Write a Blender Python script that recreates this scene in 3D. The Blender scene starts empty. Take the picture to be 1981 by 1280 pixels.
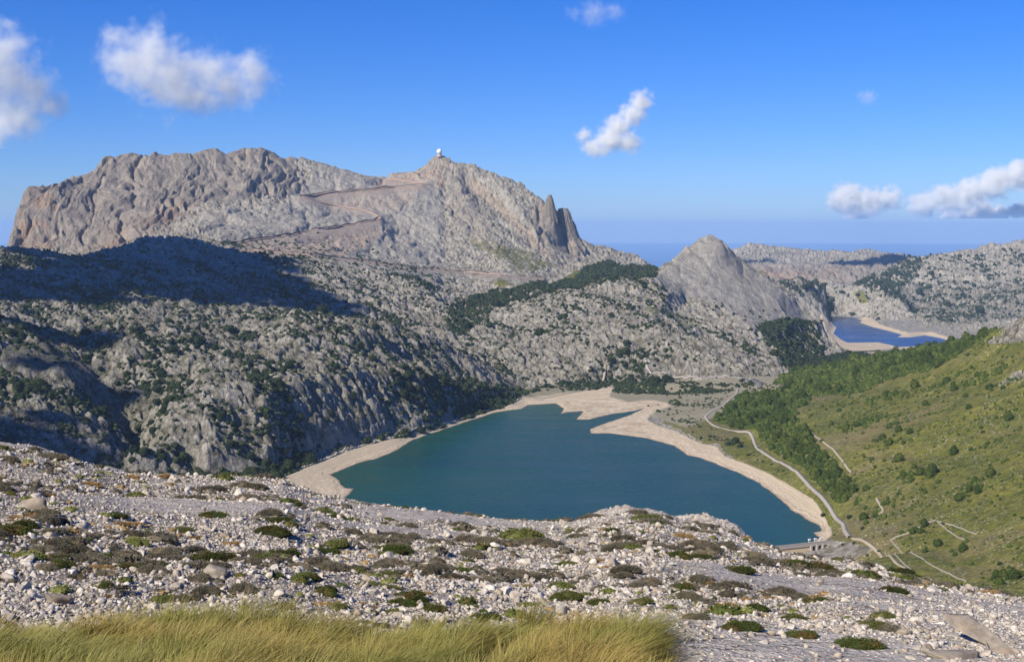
import bpy, math, time
import numpy as np
from mathutils import Vector, geometry as mgeo

T0 = time.time()
def log(*a): print('[%.1fs]' % (time.time() - T0), *a, flush=True)

# ------------------------------------------------------------------ camera, sky, sun, exposure
SC = bpy.context.scene
NCOL, NROW, HAZE, CLOUDS = 1400, 1600, 2.2e-5, True
F = 2500.0; PITCH = math.radians(4.55); EYE = 1100.0
cam_d = bpy.data.cameras.new('camera'); cam = bpy.data.objects.new('camera', cam_d)
SC.collection.objects.link(cam); SC.camera = cam
cam.location = (0, 0, EYE); cam.rotation_euler = (math.pi / 2 - PITCH, 0, 0)
cam_d.sensor_width = 36.0; cam_d.lens = 36.0 * F / 1981.0
cam_d.clip_start = 0.5; cam_d.clip_end = 300000.0

SUN_EL = math.radians(36.0)
SUN_DIR = Vector((-0.71, -0.70, 0)).normalized() * math.cos(SUN_EL) + Vector((0, 0, math.sin(SUN_EL)))
world = bpy.data.worlds.new('World'); SC.world = world; world.use_nodes = True
wn = world.node_tree.nodes; wl = world.node_tree.links
for n in list(wn): wn.remove(n)
w_out = wn.new('ShaderNodeOutputWorld'); w_bg = wn.new('ShaderNodeBackground'); w_sky = wn.new('ShaderNodeTexSky')
w_sky.sky_type = 'NISHITA'; w_sky.sun_disc = False
w_sky.sun_elevation = SUN_EL; w_sky.sun_rotation = math.atan2(SUN_DIR.x, SUN_DIR.y)
w_sky.altitude = 1100; w_sky.air_density = 1.0; w_sky.dust_density = 0.15; w_sky.ozone_density = 4.0
w_hs = wn.new('ShaderNodeHueSaturation'); w_hs.inputs['Saturation'].default_value = 1.35
w_bg.inputs['Strength'].default_value = 0.112
wl.new(w_sky.outputs[0], w_hs.inputs['Color']); w_tn = wn.new('ShaderNodeMix'); w_tn.data_type = 'RGBA'; w_tn.blend_type = 'MULTIPLY'; w_tn.inputs[0].default_value = 1.0
w_tn.inputs[7].default_value = (0.395, 0.535, 0.93, 1)
wl.new(w_hs.outputs[0], w_tn.inputs[6]); wl.new(w_tn.outputs[2], w_bg.inputs[0]); wl.new(w_bg.outputs[0], w_out.inputs[0])

sun_d = bpy.data.lights.new('sun', 'SUN'); sun = bpy.data.objects.new('sun', sun_d); SC.collection.objects.link(sun)
sun_d.energy = 5.0; sun_d.angle = math.radians(0.5); sun_d.color = (1.0, 0.92, 0.79)
sun.rotation_euler = (-SUN_DIR).to_track_quat('-Z', 'Y').to_euler(); sun.location = (0, 0, 3000)
SC.view_settings.view_transform = 'Standard'; SC.view_settings.look = 'None'
SC.view_settings.exposure = 0.32; SC.view_settings.gamma = 1.0; SC.view_settings.use_curve_mapping = False
SC.cycles.max_bounces = 8; SC.cycles.diffuse_bounces = 2; SC.cycles.glossy_bounces = 2
SC.cycles.transmission_bounces = 2; SC.cycles.volume_bounces = 6; SC.cycles.transparent_max_bounces = 6
SC.cycles.caustics_reflective = False; SC.cycles.caustics_refractive = False

# ------------------------------------------------------------------ photo pixel <-> world
CP, SP = math.cos(PITCH), math.sin(PITCH)
def ray(u, v):
    cx = (u - 990.5) / F; cz = -(v - 640.0) / F
    x, y, z = cx, CP + cz * SP, -SP + cz * CP
    return math.atan2(x, y), z / math.hypot(x, y)          # azimuth, tan(elevation)
def px(x, y, z):
    zz = z - EYE
    d = y * CP - zz * SP
    return 990.5 + F * x / d, 640.0 - F * (y * SP + zz * CP) / d
def uvD(u, v, D):
    a, t = ray(u, v); return (a, D, EYE + t * D)
def uvz(u, v, z):
    a, t = ray(u, v); return (a, (z - EYE) / t, z)
def sight(u, v, D, dz):
    a, t = ray(u, v); return (a, D, EYE + t * D + dz)
def uDz(u, D, z):
    return (math.atan2(u - 990.5, F), D, z)

# ------------------------------------------------------------------ noise (numpy)
_r = np.random.RandomState(7)
_perm = np.concatenate([_r.permutation(4096)] * 2).astype(np.int32)
_ga = _r.rand(4096) * 2 * np.pi
_gx, _gy = np.cos(_ga).astype(np.float32), np.sin(_ga).astype(np.float32)
def perlin(x, y):
    xi = np.floor(x).astype(np.int64); yi = np.floor(y).astype(np.int64)
    xf = (x - xi).astype(np.float32); yf = (y - yi).astype(np.float32)
    xi &= 4095; yi &= 4095
    u = xf * xf * xf * (xf * (xf * 6 - 15) + 10); v = yf * yf * yf * (yf * (yf * 6 - 15) + 10)
    def g(ix, iy, fx, fy):
        h = _perm[_perm[ix & 4095] + (iy & 4095)]
        return _gx[h] * fx + _gy[h] * fy
    a = g(xi, yi, xf, yf); b = g(xi + 1, yi, xf - 1, yf)
    c = g(xi, yi + 1, xf, yf - 1); d = g(xi + 1, yi + 1, xf - 1, yf - 1)
    return (a + u * (b - a)) * (1 - v) + (c + u * (d - c)) * v
def fbm(x, y, wl, octs=4, gain=0.5, seed=0.0):
    s = 0; a = 1.0; f = 1.0 / wl; t = 0
    for i in range(octs):
        s = s + a * perlin(x * f + seed + 17.3 * i, y * f + 31.7 * i - seed); t += a; a *= gain; f *= 2.03
    return s / t * 1.6
def billow(x, y, wl, octs=4, gain=0.5, seed=0.0):
    s = 0; a = 1.0; f = 1.0 / wl; t = 0
    for i in range(octs):
        s = s + a * (np.abs(perlin(x * f + seed + 11.1 * i, y * f + 5.7 * i + seed)) * 3.2 - 0.8); t += a; a *= gain; f *= 2.03
    return s / t
def sm(a, b, x):
    t = np.clip((x - a) / (b - a), 0, 1); return t * t * (3 - 2 * t)
def inpoly(px_, py_, poly):
    P = np.asarray(poly, float); ins = np.zeros(np.shape(px_), bool); j = len(P) - 1
    for i in range(len(P)):
        xi, yi = P[i]; xj, yj = P[j]
        if yi != yj:
            c = ((yi > py_) != (yj > py_)) & (px_ < (xj - xi) * (py_ - yi) / (yj - yi) + xi)
            ins ^= c
        j = i
    return ins
def polydist(px_, py_, line):
    d = np.full(np.shape(px_), 1e9, np.float32)
    for (x0, y0), (x1, y1) in zip(line[:-1], line[1:]):
        dx, dy = x1 - x0, y1 - y0; L = dx * dx + dy * dy + 1e-9
        t = np.clip(((px_ - x0) * dx + (py_ - y0) * dy) / L, 0, 1)
        d = np.minimum(d, np.hypot(px_ - x0 - t * dx, py_ - y0 - t * dy))
    return d
def blur(a, s, ax):
    r = int(s * 3) + 1; k = np.exp(-0.5 * (np.arange(-r, r + 1) / s) ** 2); k /= k.sum()
    pad = [(0, 0), (0, 0)]; pad[ax] = (r, r); b = np.pad(a, pad, mode='edge'); o = np.zeros_like(a)
    for i, w in enumerate(k):
        o += w * (b[i:i + a.shape[0], :] if ax == 0 else b[:, i:i + a.shape[1]])
    return o

# ------------------------------------------------------------------ the land: crest, foot and bench lines of every slope
LAKE_Z, LAKE2_Z = 750.0, 640.0
SHORE = [(640,918),(668,905),(700,893),(730,886),(760,874),(800,850),(850,833),(900,816),(960,797),(1010,790),(1022,783),(1075,780),(1090,790),(1086,800),
 (1098,797),(1128,795),(1122,803),(1114,811),(1140,811),(1180,801),(1225,795),(1248,789),(1215,804),(1170,819),(1142,830),(1143,838),(1180,838),(1250,847),(1305,862),
 (1330,880),(1355,885),(1430,915),(1470,935),(1510,965),(1530,985),(1560,1003),(1586,1017),(1588,1026),(1575,1030),(1586,1040),(1570,1048),(1508,1058),
 (1300,1085),(1100,1085),(900,1060),(760,1015),(690,985),(664,966),(684,945),(668,944),(652,926)]
SHORE2 = [(1608,613),(1625,611),(1650,614),(1668,619),(1664,624),(1690,633),(1720,640),(1745,647),(1736,652),(1762,652),(1790,648),(1825,655),(1840,662),(1800,668),(1740,671),
 (1700,662),(1640,663),(1626,656),(1612,645),(1618,634),(1609,625)]
BEACH = [(540,922),(620,893),(700,864),(780,843),(860,820),(940,796),(1000,777),(1010,769),(1040,766),(1120,752),(1180,745),(1265,760),(1330,760),(1300,790),(1275,806),(1300,820),
 (1340,838),(1390,858),(1430,885),(1480,908),(1530,938),(1570,962),(1602,1000),(1618,1030),(1600,1046),(1400,1120),(1100,1120),(800,1050),(600,960),(540,945)]
ROAD_LAKE = [(1644,1040),(1636,1028),(1632,1012),(1622,998),(1600,975),(1580,954),(1560,935),(1540,916),(1520,901),(1500,890),(1478,876),(1464,866),(1457,848),(1450,843),(1420,833),(1392,824),(1370,812),(1364,804),
 (1378,794),(1400,786),(1412,772),(1424,764),(1428,752)]
ZIG = [[(450,471),(480,466),(520,461),(560,455),(600,448),(640,442),(680,434),(720,427),(736,422)], [(736,421),(720,410),(690,404),(650,396),(610,388),(582,380)], [(582,379),(620,376),(660,372),(700,368),(740,364),(780,360),(826,357)],
 [(826,356),(800,352),(770,348),(750,346)], [(470,482),(540,488),(600,492),(640,496),(700,503),(760,512),(830,519),(900,525),(960,530),(1000,533),(1050,536)]]
LINES = []
def L(*pts): LINES.append([p for p in pts])
for D0, zz in ((600, ((-700,985),(-200,960),(0,930),(500,850),(1000,790),(1500,765),(1750,755),(2100,740),(2700,730))),):
    L(*[uDz(u, D0, z) for u, z in zz])
def ring(a, z):
    c = [uvz(u, v, z) for u, v in a]; L(*(c + [c[0]]))
ring(SHORE, LAKE_Z); ring(SHORE2, LAKE2_Z)
L(*[uvz(u, v, 757 if u > 1330 else (757.5 if u < 1015 else 753.5)) for u, v in BEACH[:25]])
L(*[uvz(u, v, 764) for u, v in ROAD_LAKE[::2]])
# left: foot, cliff, bench, first crest, hollow behind it
L(uvz(-600,930,850), uvz(-200,930,820), uvz(0,930,795), uvz(130,925,778), uvz(250,928,768), uvz(400,918,765), uvz(520,905,762), uvz(640,868,760), uvz(760,838,760), uvz(880,802,760), uvz(960,776,762), uvz(1010,758,763))
L(uvD(-600,820,1800), uvD(-200,830,1790), uvD(0,840,1780), uvD(120,830,1800), uvD(200,850,1800), uvD(275,870,1780), uvD(330,842,1830), uvD(400,865,1800), uvD(520,868,1840), uvD(620,830,1990), uvD(720,800,2110), uvD(820,770,2230), uvD(900,752,2420), uvD(960,735,2560))
L(uvD(-600,740,1960), uvD(-200,745,1950), uvD(0,750,1930), uvD(120,750,1930), uvD(200,790,1930), uvD(275,800,2000), uvD(330,745,1930), uvD(400,735,1920), uvD(520,735,1960), uvD(620,715,2090), uvD(720,710,2210), uvD(820,710,2330), uvD(880,715,2500))
L(uvD(-600,690,2060), uvD(-200,690,2060), uvD(0,700,2060), uvD(130,690,2080), uvD(190,720,2130), uvD(250,690,2130), uvD(400,690,2100), uvD(520,680,2160), uvD(640,670,2240), uvD(740,675,2360), uvD(830,690,2480))
L(uvD(-600,600,2250), uvD(-200,600,2250), uvD(0,606,2260), uvD(100,622,2280), uvD(150,640,2290), uvD(205,616,2300), uvD(235,606,2300), uvD(270,600,2300), uvD(330,612,2320), uvD(380,618,2340), uvD(430,626,2360), uvD(500,606,2420), uvD(570,590,2430), uvD(600,596,2440), uvD(640,603,2460),
  uvD(720,602,2500), uvD(750,612,2520), uvD(790,626,2530), uvD(830,645,2560), uvD(870,662,2620), uvD(920,688,2720), uvD(970,718,2760))
L(uvD(420,660,2230), uvD(500,645,2290), uvD(560,630,2290))
L(uvD(700,640,2350), uvD(760,650,2420))
L(sight(-600,600,2650,-28), sight(-200,600,2650,-28), sight(0,600,2620,-28), sight(150,618,2620,-28), sight(270,600,2600,-32), sight(430,626,2620,-22), sight(570,590,2700,-38), sight(720,602,2750,-34), sight(830,645,2760,-18), sight(920,688,2860,-8))
L(sight(222,730,2090,-16), sight(250,790,1990,-34), sight(283,868,1840,-26))
# shadowed hill behind
L(uvD(-600,540,2950), uvD(0,545,2950), uvD(100,560,2900), uvD(230,560,2920), uvD(350,570,2900), uvD(450,580,2900), uvD(560,575,2960), uvD(660,600,2960), uvD(760,635,2930), uvD(850,618,3150))
L(uvD(-600,460,3350), uvD(0,472,3350), uvD(30,470,3360), uvD(60,487,3330), uvD(150,489,3420), uvD(215,486,3450), uvD(250,462,3520), uvD(300,447,3600), uvD(350,445,3620), uvD(400,462,3560), uvD(470,486,3500), uvD(560,492,3550), uvD(640,500,3600), uvD(740,518,3600), uvD(800,540,3500), uvD(860,575,3350))
L(sight(-600,460,3700,-40), sight(0,470,3700,-40), sight(60,487,3700,-25), sight(150,487,3800,-12), sight(230,472,4000,-14), sight(300,445,4050,-10))
# foot of the great cliff, and the gap left of it
L(sight(-60,480,4400,-60), sight(-3,476,4600,-60), sight(10,470,4830,-90), sight(24,450,5100,-120), sight(-20,482,5300,-150), sight(-100,482,5300,-150))
L(sight(30,420,5200,-160), sight(100,420,5400,-200))
L(sight(-600,490,4700,-60), sight(-200,490,4700,-60))
L(sight(-600,490,7000,-600), sight(-200,490,7000,-600), sight(0,480,7200,-600))
L(uvD(12,472,4560), uvD(60,482,4520), uvD(110,484,4500), uvD(160,484,4480), uvD(230,466,4500), uvD(300,432,4600), uvD(355,402,4720), uvD(400,386,4800), uvD(480,378,4880), uvD(545,384,4950), uvD(590,378,5050))
L(uvD(22,440,4640), uvD(60,450,4640), uvD(130,440,4660), uvD(200,425,4680), uvD(290,395,4760), uvD(350,372,4860))
L(uvD(28,425,4700), uvD(33,386,4780), uvD(46,362,4830))
L(uvD(200,365,4900), uvD(300,345,4980))
SKY1 = [(46,362,4900),(90,350,4950),(135,346,5000),(146,329,5040),(180,315,5080),(212,300,5120),(250,292,5150),(290,290,5150),(330,297,5150),(350,296,5180),(380,280,5230),(400,280,5250),(425,284,5250),(440,287,5280),
 (480,278,5350),(510,287,5380),(550,298,5420),(585,302,5450),(640,320,5500),(700,336,5550),(730,340,5600),(770,336,5650),(800,331,5650),(820,316,5620),(836,304,5590),(845,300,5580),(858,301,5580),(880,308,5580),(915,311,5560),(940,322,5540),
 (985,336,5500),(1005,346,5480),(1020,361,5440),(1045,386,5420),(1054,386,5330),(1062,379,5300),(1070,384,5290),(1076,402,5300),(1088,404,5310),(1100,406,5310),(1106,422,5300),(1112,455,5290),(1130,474,5280),(1145,486,5260),(1160,492,5220),(1180,503,5160),(1200,511,5100),(1230,515,5050),(1262,517,5000),(1300,520,4980)]
L(*[uvD(*p) for p in SKY1])
L(*[sight(u, v, D + 350, -150) for u, v, D in SKY1[::4]])
# left plateau: bulge of pale slabs, gully lines, roads' shelf
L(uvD(420,345,5060), uvD(430,320,5150)); L(uvD(470,340,5050), uvD(520,345,5060), uvD(545,365,5030))
L(uvD(395,420,4550), uvD(430,400,4640), uvD(520,398,4760), uvD(600,405,4860), uvD(640,420,4860), uvD(680,430,4800))
L(uvD(380,440,4200), uvD(450,470,4050), uvD(560,452,4350), uvD(650,440,4600), uvD(735,422,4880))
L(uvD(600,378,5080), uvD(700,368,5200), uvD(760,362,5300), uvD(820,357,5330))
L(uvD(640,400,5060), uvD(700,412,5000), uvD(750,412,4980))
L(uvD(500,500,3680), uvD(620,505,3750), uvD(740,522,3680))
# spur and gullies under the summit dome
L(uvD(850,320,5500), uvD(858,350,5400), uvD(862,400,5180), uvD(868,450,4900), uvD(880,500,4560), uvD(905,540,4150))
L(uvD(815,357,5300), uvD(790,400,5080), uvD(760,440,4900), uvD(770,500,4350), uvD(810,545,3750))
L(uvD(905,330,5500), uvD(912,360,5430), uvD(950,400,5300), uvD(1000,440,5120), uvD(1040,480,4950), uvD(1075,515,4700))
L(uvD(880,330,5460), uvD(905,380,5220), uvD(930,420,5060), uvD(950,470,4800), uvD(985,520,4350))
L(uvD(975,350,5420), uvD(1000,400,5200), uvD(1040,440,5100))
L(uvD(1045,400,5280), uvD(1062,440,5150), uvD(1075,470,5080))
L(uvD(1066,400,5250), uvD(1082,470,5120)); L(uvD(1072,402,5310), uvD(1090,470,5220), uvD(1108,462,5260))
L(uvD(1120,490,5150), uvD(1080,535,4450))
L(uvD(830,570,3650), uvD(890,552,3950), uvD(960,540,4100), uvD(1040,536,4300), uvD(1110,530,4550), uvD(1180,518,4800))
# wooded valley floor and the middle karst hill
L(uvD(868,604,3350), uvD(940,580,3600), uvD(1010,556,3900), uvD(1100,545,4150), uvD(1180,528,4450), uvD(1262,519,4700))
HM = [(895,625,3150),(915,612,3200),(960,574,3330),(990,560,3400),(1020,553,3450),(1080,558,3450),(1105,560,3450),(1130,548,3480),(1170,536,3520),(1200,528,3560),(1240,532,3560),(1262,524,3650)]
L(*[uvD(*p) for p in HM]); L(*[sight(u, v, D + 220, -14) for u, v, D in HM[1:]])
L(uvD(880,640,2980), uvD(950,660,2930), uvD(1000,690,2880), uvD(1010,725,2800))
L(uvD(960,620,3080), uvD(1040,625,3080), uvD(1100,600,3180), uvD(1150,575,3300), uvD(1220,560,3400))
L(uvD(1030,660,2950), uvD(1100,645,2980), uvD(1180,635,3020), uvD(1260,625,3080))
L(uvD(1000,757,2660), uvD(1100,742,2760), uvD(1200,735,2830), uvD(1290,738,2820))
L(uvD(1060,715,2840), uvD(1150,690,2880), uvD(1240,680,2920))
# low ridge tail right of it
L(uvD(1285,650,2980), uvD(1310,652,2960), uvD(1350,650,3020), uvD(1400,662,3060), uvD(1450,682,3060), uvD(1480,700,3020), uvD(1506,712,2980))
L(uvD(1300,705,2860), uvD(1380,700,2900), uvD(1450,712,2900)); L(uvz(1290,742,770), uvz(1400,735,772), uvz(1500,728,773))
L(sight(1310,645,3160,-8), sight(1400,655,3240,-10), sight(1480,690,3220,-8), sight(1520,705,3250,-6))
# the pale pyramid
PK = [(1262,524,3760),(1290,501,3850),(1310,490,3900),(1340,464,4000),(1358,452,4030),(1376,448,4050),(1395,453,4060),(1412,474,4070),(1440,500,4080),(1480,525,4090),(1530,555,4090),(1560,578,4080),(1590,604,4080),(1602,640,4100)]
L(*[uvD(*p) for p in PK]); L(*[sight(u, v, D + 380, -150) for u, v, D in PK[1:]])
L(uvD(1360,480,3950), uvD(1350,520,3850), uvD(1330,560,3700), uvD(1310,600,3460))
L(uvD(1398,472,3990), uvD(1405,510,3930), uvD(1440,560,3840), uvD(1460,600,3730), uvD(1470,640,3520))
L(uvD(1385,480,3960), uvD(1375,530,3830), uvD(1400,580,3710), uvD(1400,620,3500))
L(uvD(1440,525,4000), uvD(1500,575,3900), uvD(1540,612,3830)); L(uvD(1270,600,3280), uvD(1285,560,3480))
L(uvD(1480,640,3520), uvD(1540,640,3850), uvD(1580,650,4000)); L(uvD(1520,690,3350), uvD(1600,692,3700), uvD(1660,684,3900))
L(uvz(1583,656,652), uvz(1603,672,650), uvz(1636,674,648))
# far basin: shore belt, knobs, wooded hill, long ridge
L(uvz(1600,607,652), uvz(1650,607,655), uvz(1685,616,652), uvz(1700,626,652), uvz(1760,643,652), uvz(1800,640,653), uvz(1850,652,652), uvz(1950,665,650))
L(uvD(1595,600,6900), uvD(1612,585,7000), uvD(1640,558,7100), uvD(1668,541,7150), uvD(1682,536,7150), uvD(1700,546,7200), uvD(1715,560,7250))
L(uvD(1725,592,6850), uvD(1740,573,6880), uvD(1752,574,6900), uvD(1765,600,6850), uvD(1775,620,6750)); L(sight(1740,573,7150,-25), sight(1765,590,7150,-15))
L(sight(1640,552,7450,-25), sight(1682,536,7500,-40), sight(1720,560,7500,-10), uvD(1780,585,7450), uvD(1850,600,7250), uvD(1940,610,7000), uvD(2300,620,6800))
L(uvD(1790,545,7900), uvD(1860,555,7800), uvD(1940,550,7800), uvD(2300,545,7700))
R4 = [(1646,549,8100),(1700,523,8200),(1740,505,8300),(1762,497,8350),(1790,488,8400),(1830,485,8450),(1870,481,8500),(1900,474,8650),(1940,467,8750),(1985,462,8850),(2300,450,8900),(2800,450,8900)]
L(*[uvD(*p) for p in R4]); L(*[sight(u, v, D + 700, -120) for u, v, D in R4])
L(uvD(1830,510,8200), uvD(1900,505,8350), uvD(1985,500,8400))
L(uvD(1420,560,6200), uvD(1490,541,6350), uvD(1520,535,6400), uvD(1545,530,6450), uvD(1575,538,6550), uvD(1605,541,6650), uvD(1650,553,6800)); L(sight(1490,538,6900,-40), sight(1545,530,7000,-60), sight(1605,541,7200,-40))
L(uDz(1480,5600,720), uDz(1560,5700,690), uDz(1590,6000,670))
L(uvD(1400,545,9000), uvD(1480,542,9000), uvD(1560,550,9000), uvD(1640,548,9100), uvD(1720,530,9300)); L(uvD(1400,520,9500), uvD(1480,530,9350), uvD(1560,528,9400), uvD(1640,524,9500))
L(uvD(1400,508,9900), uvD(1480,512,9800), uvD(1560,512,9850), uvD(1640,512,9900))
R5 = [(1330,480,11200),(1415,477,11300),(1440,471,11300),(1458,468,11300),(1485,474,11300),(1520,476,11300),(1560,481,11300),(1600,489,11400),(1622,492,11500),(1645,484,11800),(1668,479,11900),(1690,481,11900),(1722,487,11600),(1757,491,11200),(1800,500,11000),(1985,490,11000),(2800,480,11000)]
L(*[uvD(*p) for p in R5]); L(*[sight(u, v, D + 900, -200) for u, v, D in R5])
L(uvD(1660,500,10700), uvD(1700,488,10900), uvD(1740,494,10600))
# grassy hillside on the right
RC = [(2800,480,2100),(2300,540,2150),(2100,572,2150),(1985,604,2180),(1960,618,2230),(1930,632,2300),(1900,645,2380),(1850,658,2480),(1800,668,2600),(1740,678,2780),(1680,691,2980),(1620,701,3100),(1560,712,3120),(1525,722,3050)]
L(*[uvD(*p) for p in RC]); L(*[sight(u, v, D + 230, -22) for u, v, D in RC]); L(*[sight(u, v, D + 900, -150) for u, v, D in RC[:9]])
L(uvD(2800,640,1750), uvD(2300,680,1780), uvD(1985,745,1800), uvD(1850,740,2050), uvD(1740,752,2230), uvD(1640,760,2420), uvD(1540,768,2500), uvD(1440,775,2520))
L(uvD(2800,850,1300), uvD(2300,860,1400), uvD(1985,890,1500), uvD(1860,880,1640), uvD(1760,890,1640), uvD(1660,880,1750), uvD(1560,850,1960), uvD(1480,830,2080))
L(uvD(2800,1000,1050), uvD(2300,1000,1150), uvD(1985,1005,1280), uvD(1860,990,1400), uvD(1760,990,1450), uvD(1690,1000,1450))
L(uvD(2300,1150,950), uvD(1985,1110,1120), uvD(1900,1090,1190), uvD(1800,1060,1300), uvD(1730,1040,1370), uvD(1665,1048,1390))
L(uvD(1985,1200,960), uvD(1850,1150,1060), uvD(1750,1110,1180), uvD(1690,1080,1270))
L(uDz(1000,1180,742), uDz(1300,1250,738), uDz(1500,1330,733), uDz(1580,1375,736), uDz(1640,1340,742))
for D0 in (14500,): L(*[uDz(u, D0, -60) for u in (-700,-200,400,900,1300,1700,2100,2800)])
L(*[uDz(u, 9000, -60) for u in (-700,-200,400,900,1240)]); L(uDz(1300,7500,0), uDz(1300,11000,-60))
SKYP = uvD(850,299,5580)

# ------------------------------------------------------------------ triangulate those lines, rasterise to a polar grid
A0, A1 = math.radians(-31.0), math.radians(31.0); L0, L1 = math.log(620.0), math.log(14300.0)
NA, NL = 900, 1700
def tin():
    pts, zs, edges = [], [], []; seen = {}
    for ln in LINES:
        prev = None
        for a, D, z in ln:
            k = (round(a, 5), round(math.log(D), 5))
            if k not in seen:
                seen[k] = len(pts); pts.append(Vector((a, math.log(D)))); zs.append(z)
            i = seen[k]
            if prev is not None and prev != i: edges.append((prev, i))
            prev = i
    V, E, Fc, ov, oe, of = mgeo.delaunay_2d_cdt(pts, edges, [], 0, 1e-6)
    n0 = len(pts); Z = []
    for i, v in enumerate(V):
        if len(ov[i]): Z.append(sum(zs[j] for j in ov[i]) / len(ov[i]))
        else: Z.append(None)
    # crossing points: mean of the z along the constraint edges crossing there
    inc = {}
    for ei, (a, b) in enumerate(E):
        for o in oe[ei]:
            if o < len(edges):
                for q in (a, b):
                    if Z[q] is None: inc.setdefault(q, set()).add(o)
    for q in range(len(V)):
        if Z[q] is None:
            vals = []
            for o in inc.get(q, ()):
                a, b = edges[o]; da = (V[q] - pts[a]).length; db = (V[q] - pts[b]).length
                vals.append((zs[a] * db + zs[b] * da) / (da + db + 1e-12))
            Z[q] = sum(vals) / len(vals) if vals else 800.0
    log('tin', n0, len(V), len(Fc), 'crossings', len(inc), [(round(990.5+F*math.tan(V[q].x)), round(math.exp(V[q].y))) for q in inc][:20])
    return V, Z, Fc
def raster():
    V, Z, Fc = tin()
    H = np.full((NA, NL), np.nan); ga = np.linspace(A0, A1, NA); gl = np.linspace(L0, L1, NL)
    da, dl = ga[1] - ga[0], gl[1] - gl[0]
    for f in Fc:
        (ax, ay), (bx, by), (cx, cy) = (V[f[0]], V[f[1]], V[f[2]])
        det = (by - cy) * (ax - cx) + (cx - bx) * (ay - cy)
        if abs(det) < 1e-14: continue
        i0 = max(0, int((min(ax, bx, cx) - A0) / da)); i1 = min(NA - 1, int((max(ax, bx, cx) - A0) / da) + 1)
        j0 = max(0, int((min(ay, by, cy) - L0) / dl)); j1 = min(NL - 1, int((max(ay, by, cy) - L0) / dl) + 1)
        if i1 < i0 or j1 < j0: continue
        X = ga[i0:i1 + 1, None]; Y = gl[None, j0:j1 + 1]
        w0 = ((by - cy) * (X - cx) + (cx - bx) * (Y - cy)) / det; w1 = ((cy - ay) * (X - cx) + (ax - cx) * (Y - cy)) / det; w2 = 1 - w0 - w1
        m = (w0 > -1e-5) & (w1 > -1e-5) & (w2 > -1e-5)
        h = w0 * Z[f[0]] + w1 * Z[f[1]] + w2 * Z[f[2]]
        sub = H[i0:i1 + 1, j0:j1 + 1]; sub[m] = h[m]
    bad = np.isnan(H)
    if bad.any():
        log('nan cells', bad.sum()); H[bad] = -60
    return H, ga, gl
H, ga, gl = raster()
GA, GL = np.meshgrid(ga, gl, indexing='ij')
gx, gy = np.exp(GL) * np.sin(GA), np.exp(GL) * np.cos(GA)
def wpoly(a, z):
    o = []
    for u, v in a:
        az, D, _ = uvz(u, v, z); o.append((D * math.sin(az), D * math.cos(az)))
    return o
W1, W2 = wpoly(SHORE, LAKE_Z), wpoly(SHORE2, LAKE2_Z)
H = blur(blur(H, 0.9, 0), 1.3, 1)
def lake_carve(H, X, Y):
    for W, z in ((W1, LAKE_Z), (W2, LAKE2_Z)):
        P = np.array(W); c = (X > P[:, 0].min() - 200) & (X < P[:, 0].max() + 200) & (Y > P[:, 1].min() - 200) & (Y < P[:, 1].max() + 200)
        x, y = X[c], Y[c]
        jx = fbm(x, y, 25, 3, seed=3) * 3.0; jy = fbm(x, y, 25, 3, seed=8) * 3.0
        ins = inpoly(x + jx, y + jy, W); d = polydist(x + jx, y + jy, W + [W[0]])
        h = H[c]; k = sm(0, 40, d)
        h = np.where(ins, np.minimum(h, z - 0.12 - d * 0.09), np.maximum(h * k + (z + 0.12 + np.minimum(d, 40) * 0.13) * (1 - k), z + 0.10 + np.minimum(d, 6) * 0.12))
        H[c] = h
    return H
def bil(G, A, LD):
    fa = np.clip((A - A0) / (A1 - A0) * (NA - 1), 0, NA - 1.001); fl = np.clip((LD - L0) / (L1 - L0) * (NL - 1), 0, NL - 1.001)
    i, j = fa.astype(int), fl.astype(int); s, t = fa - i, fl - j
    return (G[i, j] * (1 - s) + G[i + 1, j] * s) * (1 - t) + (G[i, j + 1] * (1 - s) + G[i + 1, j + 1] * s) * t
log('base raster')

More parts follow.
